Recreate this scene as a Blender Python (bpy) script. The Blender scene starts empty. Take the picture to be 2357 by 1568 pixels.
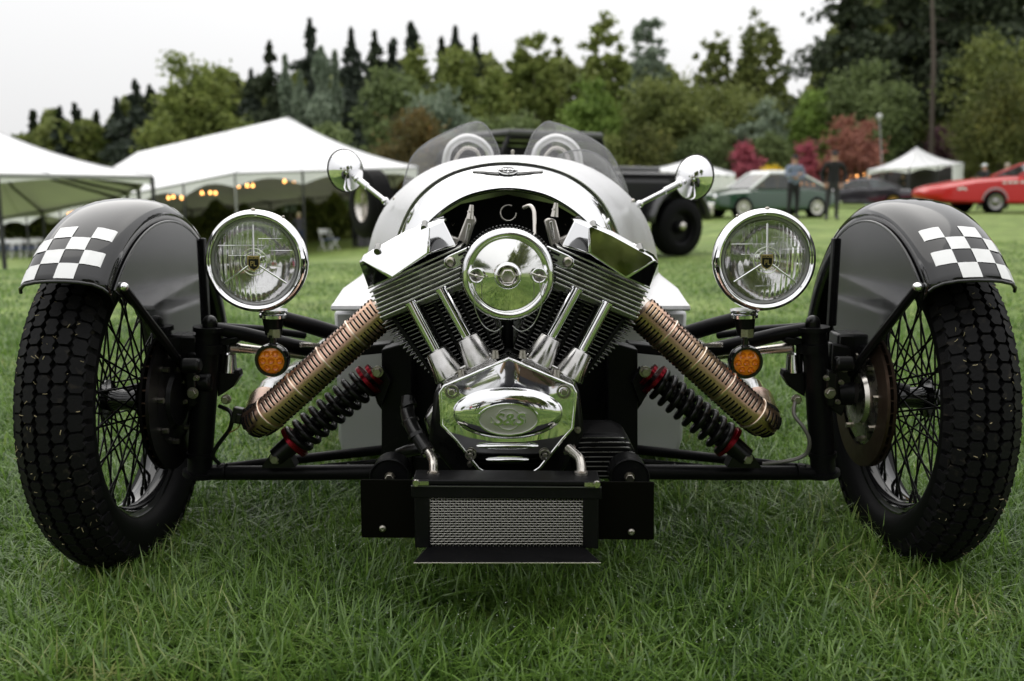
import bpy, bmesh, math, random
import numpy as np
from mathutils import Vector, Matrix
from mathutils.bvhtree import BVHTree
random.seed(7); np.random.seed(7)
sc = bpy.context.scene
C = sc.collection
sin, cos, pi, R_ = math.sin, math.cos, math.pi, math.radians

# ------------------------------------------------------------------ camera
F, CX, CY, HOR, H = 2100.0, 1178.5, 784.0, 440.0, 0.77
TH = math.atan((CY - HOR) / F); CT, ST = cos(TH), sin(TH)
cam_d = bpy.data.cameras.new('camera'); cam = bpy.data.objects.new('camera', cam_d); C.objects.link(cam)
cam_d.sensor_width = 36; cam_d.lens = 36 * F / 2357.0; cam_d.clip_start = 0.02; cam_d.clip_end = 2000
cam.location = (0, 0, H); cam.rotation_euler = (pi/2 - TH, 0, 0)
cam_d.dof.use_dof = True; cam_d.dof.focus_distance = 1.76; cam_d.dof.aperture_fstop = 3.3
sc.camera = cam

# ------------------------------------------------------------------ sky, sun, exposure
SUN_EL, SUN_AZ = R_(52), R_(200)       # high soft sun behind the car
w = bpy.data.worlds.new('World'); sc.world = w; w.use_nodes = True
nt = w.node_tree; nt.nodes.clear()
out = nt.nodes.new('ShaderNodeOutputWorld'); bg = nt.nodes.new('ShaderNodeBackground')
sky = nt.nodes.new('ShaderNodeTexSky'); sky.sky_type = 'NISHITA'; sky.sun_disc = False
sky.sun_elevation = SUN_EL; sky.sun_rotation = R_(20); sky.dust_density = 4; sky.air_density = 1
tc = nt.nodes.new('ShaderNodeTexCoord'); sep = nt.nodes.new('ShaderNodeSeparateXYZ')
nt.links.new(tc.outputs['Generated'], sep.inputs[0])
mr = nt.nodes.new('ShaderNodeMapRange'); nt.links.new(sep.outputs['Z'], mr.inputs[0])
mr.inputs[1].default_value = 0.0; mr.inputs[2].default_value = 1.0; mr.inputs[3].default_value = 5.9; mr.inputs[4].default_value = 12.5
nz = nt.nodes.new('ShaderNodeTexNoise'); nz.inputs['Scale'].default_value = 1.6; nz.inputs['Detail'].default_value = 3
nt.links.new(tc.outputs['Generated'], nz.inputs['Vector'])
mr2 = nt.nodes.new('ShaderNodeMapRange'); nt.links.new(nz.outputs[0], mr2.inputs[0])
mr2.inputs[1].default_value = .3; mr2.inputs[2].default_value = .7; mr2.inputs[3].default_value = .97; mr2.inputs[4].default_value = 1.05
mu = nt.nodes.new('ShaderNodeMath'); mu.operation = 'MULTIPLY'
nt.links.new(mr.outputs[0], mu.inputs[0]); nt.links.new(mr2.outputs[0], mu.inputs[1])
cmb = nt.nodes.new('ShaderNodeVectorMath'); cmb.operation = 'SCALE'; cmb.inputs[0].default_value = (1.0, 1.0, 1.005)
nt.links.new(mu.outputs[0], cmb.inputs['Scale'])
hs = nt.nodes.new('ShaderNodeHueSaturation'); hs.inputs['Saturation'].default_value = 0.25
nt.links.new(sky.outputs[0], hs.inputs['Color'])
mx = nt.nodes.new('ShaderNodeMixRGB'); mx.inputs[0].default_value = 0.92
nt.links.new(hs.outputs[0], mx.inputs[1]); nt.links.new(cmb.outputs[0], mx.inputs[2])
nt.links.new(mx.outputs[0], bg.inputs[0]); bg.inputs[1].default_value = 0.115
nt.links.new(bg.outputs[0], out.inputs[0])
sun_d = bpy.data.lights.new('sun', 'SUN'); sun_d.energy = 0.8; sun_d.angle = R_(70); sun_d.color = (1, .965, .91)
sun = bpy.data.objects.new('sun', sun_d); C.objects.link(sun)
sdir = Vector((-0.18, cos(SUN_EL), sin(SUN_EL))).normalized()   # towards the sun
sun.rotation_euler = sdir.to_track_quat('Z', 'Y').to_euler(); sun.location = (5, 20, 30)
sc.view_settings.view_transform = 'Standard'; sc.view_settings.look = 'None'
sc.view_settings.exposure = 0.3; sc.view_settings.gamma = 1.0
sc.view_settings.use_curve_mapping = False
sc.cycles.max_bounces = 10; sc.cycles.diffuse_bounces = 3; sc.cycles.glossy_bounces = 5
sc.cycles.transmission_bounces = 8; sc.cycles.transparent_max_bounces = 12
sc.cycles.sample_clamp_indirect = 6
sc.cycles.use_denoising = True

# ------------------------------------------------------------------ helpers
def P(px, py, Y):
    a = (px - CX) / F; b = -(py - CY) / F
    t = Y / (CT + b * ST)
    return Vector((a * t, Y, H + t * (-ST + b * CT)))
def mpx(Y, z=0.5): return (Y * CT + (H - z) * ST) / F      # metres per picture pixel at that distance
def sstep(a, b, x):
    t = min(1, max(0, (x - a) / (b - a))); return t * t * (3 - 2 * t)
def ground_z(x, y):
    s = sstep(4, 34, y)
    z = 0.0
    if x < 6: z -= 2.8 * (1 - math.exp(-(6 - x) / 15.0)) * s
    z += 0.45 * sstep(30, 75, y) * sstep(0, 15, x)
    z += 0.012 * sin(x * 1.7 + y * .6) * sstep(5, 12, y)
    return z
ground_v = np.vectorize(ground_z)

MATS = {}
def mat(name, col, rough=.5, metal=0., coat=0., noise=None, bump=None, emis=None, estr=0, spec=.5, trans=0, ior=1.5, rnoise=None, alpha=None):
    if name in MATS: return MATS[name]
    m = bpy.data.materials.new(name); m.use_nodes = True; t = m.node_tree; b = t.nodes['Principled BSDF']
    b.inputs['Base Color'].default_value = (*col, 1); b.inputs['Roughness'].default_value = rough
    b.inputs['Metallic'].default_value = metal; b.inputs['Coat Weight'].default_value = coat; b.inputs['Coat Roughness'].default_value = .04
    b.inputs['Specular IOR Level'].default_value = spec; b.inputs['Transmission Weight'].default_value = trans; b.inputs['IOR'].default_value = ior
    if emis: b.inputs['Emission Color'].default_value = (*emis, 1); b.inputs['Emission Strength'].default_value = estr
    if alpha is not None: b.inputs['Alpha'].default_value = alpha
    tcn = t.nodes.new('ShaderNodeTexCoord')
    if noise:                                  # (scale, second colour, lo, hi)
        n = t.nodes.new('ShaderNodeTexNoise'); n.inputs['Scale'].default_value = noise[0]; n.inputs['Detail'].default_value = 6
        t.links.new(tcn.outputs['Object'], n.inputs['Vector'])
        r = t.nodes.new('ShaderNodeMapRange'); r.inputs[1].default_value = noise[2]; r.inputs[2].default_value = noise[3]
        t.links.new(n.outputs[0], r.inputs[0])
        x = t.nodes.new('ShaderNodeMixRGB'); x.inputs[1].default_value = (*col, 1); x.inputs[2].default_value = (*noise[1], 1)
        t.links.new(r.outputs[0], x.inputs[0]); t.links.new(x.outputs[0], b.inputs['Base Color'])
    if rnoise:                                 # (scale, lo, hi) roughness
        n = t.nodes.new('ShaderNodeTexNoise'); n.inputs['Scale'].default_value = rnoise[0]; n.inputs['Detail'].default_value = 5
        t.links.new(tcn.outputs['Object'], n.inputs['Vector'])
        r = t.nodes.new('ShaderNodeMapRange'); r.inputs[1].default_value = .35; r.inputs[2].default_value = .7; r.inputs[3].default_value = rnoise[1]; r.inputs[4].default_value = rnoise[2]
        t.links.new(n.outputs[0], r.inputs[0]); t.links.new(r.outputs[0], b.inputs['Roughness'])
    if bump:                                   # (scale, strength, distance)
        n = t.nodes.new('ShaderNodeTexNoise'); n.inputs['Scale'].default_value = bump[0]; n.inputs['Detail'].default_value = 4
        t.links.new(tcn.outputs['Object'], n.inputs['Vector'])
        bu = t.nodes.new('ShaderNodeBump'); bu.inputs['Strength'].default_value = bump[1]; bu.inputs['Distance'].default_value = bump[2]
        t.links.new(n.outputs[0], bu.inputs['Height']); t.links.new(bu.outputs[0], b.inputs['Normal'])
    MATS[name] = m; return m

def tag(o, label=None, cat=None, group=None, kind=None):
    if label: o['label'] = label
    if cat: o['category'] = cat
    if group: o['group'] = group
    if kind: o['kind'] = kind
    return o
def thing(name, label, cat, loc=(0, 0, 0), rz=0, group=None):
    o = bpy.data.objects.new(name, None); C.objects.link(o); o.location = loc; o.rotation_euler = (0, 0, rz); o.empty_display_size = .1
    return tag(o, label, cat, group)
def link(o, parent, local=False):
    C.objects.link(o)
    if parent is not None:
        o.parent = parent
        if parent.parent is None and not local:      # vertices are world coordinates: undo the root's own placing
            o.matrix_parent_inverse = (Matrix.Translation(parent.location) @ parent.rotation_euler.to_matrix().to_4x4()).inverted()
    return o

class MB:
    def __init__(s): s.v = []; s.f = []
    def add(s, vs, fs):
        o = len(s.v); s.v += [tuple(v) for v in vs]; s.f += [tuple(i + o for i in f) for f in fs]; return s
    def box(s, c, d, M=None):
        vs = [Vector((x*d[0]/2, y*d[1]/2, z*d[2]/2)) for x in (-1, 1) for y in (-1, 1) for z in (-1, 1)]
        if M is not None: vs = [M @ v for v in vs]
        c = Vector(c); vs = [v + c for v in vs]
        return s.add(vs, [(0,1,3,2),(4,6,7,5),(0,4,5,1),(2,3,7,6),(0,2,6,4),(1,5,7,3)])
    def prism(s, pts, Yf, dep, Yin=None, inset=0):     # outline in picture pixels at distance Yf, extruded away by dep
        q = [P(x, y, Yf) for x, y in pts]; n = len(q)
        area = sum(q[i].x*q[(i+1) % n].z - q[(i+1) % n].x*q[i].z for i in range(n))
        if area < 0: q = q[::-1]
        vs = q + [Vector((a.x, a.y + dep, a.z)) for a in q]
        return s.add(vs, [tuple(range(n)), tuple(range(2*n-1, n-1, -1))] + [(i, i+n, (i+1) % n + n, (i+1) % n) for i in range(n)])
    def tube(s, path, r, n=12, caps=True, closed=False):
        path = [Vector(p) for p in path]; m = len(path)
        rr = r if isinstance(r, (list, tuple)) else [r]*m
        T = []
        for i in range(m):
            a = path[(i-1) % m] if (closed or i > 0) else path[i]; b = path[(i+1) % m] if (closed or i < m-1) else path[i]
            T.append((b-a).normalized())
        up = Vector((0, 0, 1)) if abs(T[0].z) < .9 else Vector((0, 1, 0))
        N = (up - T[0]*up.dot(T[0])).normalized(); vs = []
        for i in range(m):
            N = (N - T[i]*N.dot(T[i])).normalized(); B = T[i].cross(N)
            for k in range(n):
                a = 2*pi*k/n; vs.append(path[i] + (N*cos(a) + B*sin(a))*rr[i])
        fs = []
        for i in range(m if closed else m-1):
            j = (i+1) % m
            for k in range(n):
                l = (k+1) % n; fs.append((i*n+k, i*n+l, j*n+l, j*n+k))
        if caps and not closed: fs += [tuple(range(n-1, -1, -1)), tuple((m-1)*n + k for k in range(n))]
        return s.add(vs, fs)
    def cyl(s, a, b, r, r2=None, n=20): return s.tube([a, b], [r, r if r2 is None else r2], n)
    def rev(s, prof, c, ax='Y', n=48, a0=0, a1=2*pi):   # prof: list of (along axis, radius)
        c = Vector(c); full = abs(a1-a0-2*pi) < 1e-6; m = n if full else n+1; vs = []
        for i in range(m):
            a = a0 + (a1-a0)*i/n
            for (h, r) in prof:
                p = (h, r*cos(a), r*sin(a))
                if ax == 'Y': p = (r*cos(a), h, r*sin(a))
                if ax == 'Z': p = (r*cos(a), r*sin(a), h)
                vs.append(c + Vector(p))
        k = len(prof); fs = []
        for i in range(n):
            j = (i+1) % m
            for q in range(k-1): fs.append((i*k+q, j*k+q, j*k+q+1, i*k+q+1))
        return s.add(vs, fs)
    def ball(s, c, r, n=12, sc_=(1, 1, 1)):
        c = Vector(c); vs = []; fs = []; m = n//2
        for i in range(m+1):
            t = pi*i/m
            for k in range(n):
                a = 2*pi*k/n; vs.append(c + Vector((r*sin(t)*cos(a)*sc_[0], r*sin(t)*sin(a)*sc_[1], r*cos(t)*sc_[2])))
        for i in range(m):
            for k in range(n): fs.append((i*n+k, (i+1)*n+k, (i+1)*n+(k+1) % n, i*n+(k+1) % n))
        return s.add(vs, fs)
    def loft(s, rows, closed=False):
        k = len(rows[0]); vs = [p for r in rows for p in r]; fs = []
        for i in range(len(rows)-1):
            for q in range(k if closed else k-1):
                fs.append((i*k+q, i*k+(q+1) % k, (i+1)*k+(q+1) % k, (i+1)*k+q))
        return s.add(vs, fs)
    def hexbolt(s, c, r, h=.006):      # faces the camera
        c = Vector(c); s.rev([(0, 0), (0, r*.9), (-h*.9, r), (-h, r*.85), (-h, 0)], c, 'Y', 6)
        s.rev([(h*.4, r*1.25), (0.0, r*1.25), (-.0005, 0)], c, 'Y', 16); return s
    def build(s, name, m, parent=None, smooth=35, bevel=0, sub=0, solid=0, local=False, seg=2):
        me = bpy.data.meshes.new(name); me.from_pydata([tuple(v) for v in s.v], [], s.f)
        bm = bmesh.new(); bm.from_mesh(me); bmesh.ops.remove_doubles(bm, verts=bm.verts, dist=1e-5)
        bmesh.ops.recalc_face_normals(bm, faces=bm.faces); bm.to_mesh(me); bm.free()
        me.materials.append(m)
        if smooth:
            me.polygons.foreach_set('use_smooth', [True]*len(me.polygons)); me.set_sharp_from_angle(angle=R_(smooth))
        o = bpy.data.objects.new(name, me); link(o, parent, local)
        if solid:
            q = o.modifiers.new('solid', 'SOLIDIFY'); q.thickness = solid; q.offset = 0
        if bevel:
            q = o.modifiers.new('bevel', 'BEVEL'); q.width = bevel; q.segments = seg; q.limit_method = 'ANGLE'; q.angle_limit = R_(40); q.harden_normals = False
        if sub:
            q = o.modifiers.new('sub', 'SUBSURF'); q.levels = sub; q.render_levels = sub
        return o
def copy_tree(o, parent=None):
    c = o.copy(); C.objects.link(c)
    if parent is not None: c.parent = parent
    for ch in list(o.children): copy_tree(ch, c)
    return c
def resample(pts, n):
    pts = [Vector((p[0], p[1], p[2] if len(p) > 2 else 0)) for p in pts]; m = len(pts); res = []
    for i in range(n):
        t = i/(n-1)*(m-1); k = min(int(t), m-2); u = t-k
        p0 = pts[max(k-1, 0)]; p1 = pts[k]; p2 = pts[k+1]; p3 = pts[min(k+2, m-1)]
        res.append(.5*((2*p1) + (p2-p0)*u + (2*p0-5*p1+4*p2-p3)*u*u + (3*p1-p0-3*p2+p3)*u**3))
    return res
def text(s, size, m, parent, loc, rot=(pi/2, 0, 0), ext=.001, name='lettering', sx=1, shear=0, off=0):
    cu = bpy.data.curves.new(name, 'FONT'); cu.body = s; cu.size = size; cu.extrude = ext; cu.align_x = 'CENTER'; cu.align_y = 'CENTER'; cu.shear = shear; cu.offset = off
    t = bpy.data.objects.new(name, cu); C.objects.link(t)
    me = bpy.data.meshes.new_from_object(t.evaluated_get(bpy.context.evaluated_depsgraph_get()))
    bpy.data.objects.remove(t); M = Matrix.Translation(Vector(loc)) @ (rot.to_4x4() if isinstance(rot, Matrix) else Matrix.Rotation(rot[2], 4, 'Z') @ Matrix.Rotation(rot[1], 4, 'Y') @ Matrix.Rotation(rot[0], 4, 'X')) @ Matrix.Diagonal((sx, 1, 1, 1))
    me.transform(M); me.materials.clear(); me.materials.append(m)
    o = bpy.data.objects.new(name, me); return link(o, parent)
def soup(name, V, Fq, m, parent=None, smooth=False, local=False):   # numpy quads or tris
    me = bpy.data.meshes.new(name); n, k = Fq.shape
    me.vertices.add(len(V)); me.vertices.foreach_set('co', V.astype(np.float32).ravel())
    me.loops.add(n*k); me.loops.foreach_set('vertex_index', Fq.astype(np.int32).ravel())
    me.polygons.add(n); me.polygons.foreach_set('loop_start', np.arange(0, n*k, k, dtype=np.int32))
    me.update(calc_edges=True)
    if smooth: me.polygons.foreach_set('use_smooth', np.ones(n, bool))
    me.materials.append(m); o = bpy.data.objects.new(name, me); return link(o, parent, local)

# ------------------------------------------------------------------ materials
chrome = mat('chrome', (.84, .84, .85), .035, 1, bump=(9, .04, .004), rnoise=(30, .02, .09))
chrome_dusty = mat('dusty chrome', (.78, .78, .79), .1, 1, bump=(40, .05, .002), rnoise=(25, .05, .22))
alu = mat('polished aluminium', (.5, .49, .48), .2, 1, noise=(35, (.32, .31, .29), .45, .75), bump=(180, .12, .001), rnoise=(40, .12, .35))
fin_m = mat('fin metal', (.55, .55, .53), .24, 1, rnoise=(60, .15, .4), noise=(30, (.3, .29, .26), .45, .7))
fin_dark = mat('dark fin metal', (.16, .16, .155), .3, 1, rnoise=(50, .2, .45))
black_gloss = mat('gloss black paint', (.005, .005, .0055), .12, 0, coat=.4, spec=.35, rnoise=(14, .06, .15))
black_satin = mat('satin black powder coat', (.0045, .0045, .005), .36, 0, spec=.13, noise=(120, (.014, .013, .013), .6, .8), bump=(300, .08, .0006), rnoise=(20, .3, .5))
black_dull = mat('dull black', (.003, .003, .003), .6, spec=.1)
black_plastic = mat('black plastic', (.005, .005, .005), .28, spec=.3, bump=(150, .1, .001))
rubber = mat('tyre rubber', (.0055, .0053, .006), .62, spec=.14, noise=(55, (.036, .030, .024), .6, .8), bump=(220, .5, .0015))
rubber_plain = mat('side wall rubber', (.003, .003, .0035), .55, spec=.08, bump=(150, .2, .001))
silver = mat('satin silver paint', (.66, .66, .67), .42, .75, noise=(200, (.6, .6, .61), .4, .7), bump=(600, .05, .0004), rnoise=(4, .36, .46))
bronze = mat('bronze heat shield', (.60, .38, .29), .28, 1, noise=(9, (.48, .33, .20), .45, .65), rnoise=(12, .22, .4))
brass_edge = mat('slot edge', (.75, .62, .5), .3, 1)
steel = mat('stainless steel', (.55, .52, .48), .26, 1, rnoise=(30, .18, .4))
zinc = mat('zinc bolt', (.36, .34, .30), .32, 1, noise=(300, (.25, .22, .18), .5, .7))
rust = mat('worn disc metal', (.11, .075, .055), .4, .9, noise=(60, (.08, .05, .035), .4, .65))
disc_m = mat('dark disc metal', (.018, .016, .016), .35, .9)
red_an = mat('red anodised', (.22, .008, .018), .28, .85)
white_vinyl = mat('white vinyl', (.78, .78, .78), .25, coat=.4, noise=(18, (.68, .68, .67), .45, .7))
amber = mat('amber lens', (1, .30, .01), .12, 0, trans=.35, ior=1.45, coat=.5)
amber_dark = mat('amber lens recess', (.50, .11, .0), .15, coat=.5)
gold = mat('gold badge', (.62, .46, .22), .3, 1)
glass = mat('lens glass', (1, 1, 1), .0, trans=1, ior=1.45)
reflector = mat('lamp reflector', (.72, .71, .72), .10, 1)
perspex = mat('perspex', (.50, .49, .51), .03, trans=0, alpha=.30, coat=.5)
rust_clip = mat('wire', (.5, .5, .5), .3, 1)

exec_later = []
# ================================================================== GROUND
gm = mat('turf ground', (.13, .195, .042), .75, noise=(.9, (.23, .295, .085), .38, .66), bump=(14, .6, .05))
t_ = gm.node_tree; gb = t_.nodes['Principled BSDF']; gb.inputs['Specular IOR Level'].default_value = .2
n2 = t_.nodes.new('ShaderNodeTexNoise'); n2.inputs['Scale'].default_value = 2.6; n2.inputs['Detail'].default_value = 8; n2.inputs['Roughness'].default_value = .7
tcn = [n for n in t_.nodes if n.type == 'TEX_COORD'][0]; t_.links.new(tcn.outputs['Object'], n2.inputs['Vector'])
prev = gb.inputs['Base Color'].links[0].from_socket
mxx = t_.nodes.new('ShaderNodeMixRGB'); mxx.blend_type = 'MULTIPLY'; mxx.inputs[0].default_value = 1
rr_ = t_.nodes.new('ShaderNodeMapRange'); rr_.inputs[1].default_value = .3; rr_.inputs[2].default_value = .7; rr_.inputs[3].default_value = .5; rr_.inputs[4].default_value = 1.4
t_.links.new(n2.outputs[0], rr_.inputs[0]); t_.links.new(prev, mxx.inputs[1]); t_.links.new(rr_.outputs[0], mxx.inputs[2]); t_.links.new(mxx.outputs[0], gb.inputs['Base Color'])
xs = np.concatenate([-np.geomspace(400, 4, 60), np.linspace(-3.6, 3.6, 19), np.geomspace(4, 400, 60)])
ys = np.concatenate([-np.geomspace(200, 2, 20), np.linspace(-1, 8, 30), np.geomspace(8.6, 500, 90)])
X, Y = np.meshgrid(xs, ys); Z = ground_v(X, Y)
V = np.stack([X.ravel(), Y.ravel(), Z.ravel()], 1); nx, ny = len(xs), len(ys)
I = (np.arange(ny-1)[:, None]*nx + np.arange(nx-1)[None, :]).ravel()
tag(soup('ground', V, np.stack([I, I+1, I+nx+1, I+nx], 1), gm, smooth=True), kind='structure')

# ---- grass blades
def leaf_mat(name, c1, c2, rough=.45, tl=.35, scale=.5, c3=None, spec=.4):
    m = bpy.data.materials.new(name); m.use_nodes = True; t = m.node_tree; b = t.nodes['Principled BSDF']
    b.inputs['Roughness'].default_value = rough; b.inputs['Specular IOR Level'].default_value = spec
    g = t.nodes.new('ShaderNodeNewGeometry'); tcn = t.nodes.new('ShaderNodeTexCoord'); n = t.nodes.new('ShaderNodeTexNoise'); n.inputs['Scale'].default_value = scale; n.inputs['Detail'].default_value = 3
    t.links.new(tcn.outputs['Object'], n.inputs['Vector'])
    ma = t.nodes.new('ShaderNodeMath'); ma.operation = 'MULTIPLY_ADD'; ma.inputs[1].default_value = .6; t.links.new(g.outputs['Random Per Island'], ma.inputs[0])
    m2 = t.nodes.new('ShaderNodeMath'); m2.operation = 'MULTIPLY_ADD'; m2.inputs[1].default_value = 1.0; m2.inputs[2].default_value = -.30; t.links.new(n.outputs[0], m2.inputs[0]); t.links.new(m2.outputs[0], ma.inputs[2])
    cr = t.nodes.new('ShaderNodeValToRGB'); cr.color_ramp.elements[0].color = (*c1, 1); cr.color_ramp.elements[1].color = (*c2, 1); cr.color_ramp.elements[0].position = .1; cr.color_ramp.elements[1].position = .8
    if c3: e = cr.color_ramp.elements.new(.97); e.color = (*c3, 1)
    t.links.new(ma.outputs[0], cr.inputs[0]); t.links.new(cr.outputs[0], b.inputs['Base Color'])
    tr = t.nodes.new('ShaderNodeBsdfTranslucent'); t.links.new(cr.outputs[0], tr.inputs[0]); ms = t.nodes.new('ShaderNodeMixShader'); ms.inputs[0].default_value = tl
    o = t.nodes['Material Output']; t.links.new(b.outputs[0], ms.inputs[1]); t.links.new(tr.outputs[0], ms.inputs[2]); t.links.new(ms.outputs[0], o.inputs[0]); return m
grass_m = leaf_mat('grass blades', (.028, .082, .010), (.195, .33, .058), .30, .42, 2.0, (.46, .43, .20), .65)
def blades(n, y0, y1, hmin, hmax, wd, segs, power=1.0, rect=None):
    rng = np.random.default_rng(int(abs(y0)*10))
    u = rng.random(n); yy = (y0**(2-power) + u*(y1**(2-power) - y0**(2-power)))**(1/(2-power))
    xx = (rng.random(n)*2-1)*(.70*yy + .30)
    if rect: yy = rect[2] + (rect[3]-rect[2])*rng.random(n); xx = rect[0] + (rect[1]-rect[0])*rng.random(n)
    patch = .5 + .5*np.sin(xx*3.1+1.3*np.sin(yy*2.3))*np.cos(yy*2.7+xx*1.1)
    h = (hmin + (hmax-hmin)*rng.random(n)**1.6)*(.62+.6*patch)
    # worn patches in front of the radiator
    worn = np.exp(-(((xx+.08)/.16)**2 + ((yy-1.52)/.05)**2)) + np.exp(-(((xx-.35)/.5)**2 + ((yy-1.95)/.4)**2))*.2
    keep = rng.random(n) > worn*.8; xx, yy, h = xx[keep], yy[keep], h[keep]*(1-.5*worn[keep]); n = len(xx)
    az = rng.random(n)*2*pi; lean = (rng.random(n)**1.1)*1.7 + .15; wv = wd*(.6+.8*rng.random(n))
    zz = ground_v(xx, yy) if y1 > 4 else np.zeros(n)
    side = np.stack([-np.sin(az+1.2*(rng.random(n)-.5)), np.cos(az), np.zeros(n)], 1); d = np.stack([np.cos(az), np.sin(az), np.zeros(n)], 1)
    base = np.stack([xx, yy, zz-.004], 1); rows = []
    for k in range(segs+1):
        t = k/segs; bend = lean*t*t*.9; up = t*(1-.30*lean*t)
        c = base + d*(h*bend)[:, None]; c[:, 2] += h*up
        wk = wv*(1-t**1.6)/2
        if k < segs: rows += [c - side*wk[:, None], c + side*wk[:, None]]
        else: rows += [c]
    V = np.stack(rows, 1); m = V.shape[1]; V = V.reshape(-1, 3); o = np.arange(n)*m; T = []
    for k in range(segs-1): T += [np.stack([o+2*k, o+2*k+1, o+2*k+3], 1), np.stack([o+2*k, o+2*k+3, o+2*k+2], 1)]
    T += [np.stack([o+2*segs-2, o+2*segs-1, o+2*segs], 1)]
    return V, np.concatenate(T)
parts = [blades(84000, 1.25, 2.4, .03, .105, .0055, 4, 1.2), blades(104000, 2.4, 5.5, .03, .085, .0055, 3, 1.3), blades(80000, 5.5, 14, .02, .05, .010, 2, 1.4), blades(60000, .5, 1.2, .03, .08, .010, 2, 1.0, (-2.6, 2.6, -3.0, 1.25))]
off = 0; VV = []; FF = []
for v, f in parts: VV.append(v); FF.append(f+off); off += len(v)
tag(soup('grass', np.concatenate(VV), np.concatenate(FF), grass_m), 'green lawn grass with long loose blades around the wheels', 'grass', kind='stuff')
dew = MB(); rng = np.random.default_rng(3)
ico = [(0,0,1),(1,0,0),(0,1,0),(-1,0,0),(0,-1,0),(0,0,-1)]; icf = [(0,1,2),(0,2,3),(0,3,4),(0,4,1),(5,2,1),(5,3,2),(5,4,3),(5,1,4)]
for k in range(2600):
    yy = 1.35+rng.random()**1.2*2.6; xx = (rng.random()*2-1)*(.58*yy); z = .02+.05*rng.random(); r = .0007+.0006*rng.random()
    dew.add([(xx+a*r, yy+b*r, z+c*r) for a, b, c in ico], icf)
tag(dew.build('dew', mat('dew drop', (.95, .97, .95), .02, trans=.6, ior=1.33, coat=1), None, smooth=180), 'tiny dew drops sitting on the grass blades', 'dew', kind='stuff')

# ================================================================== THREE WHEELER
car = thing('three_wheeler_car', 'silver open three wheeled car with exposed chrome V twin engine and black wire front wheels', 'car', (0, 2.2, 0))
MIR = lambda x: 2346 - x

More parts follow.
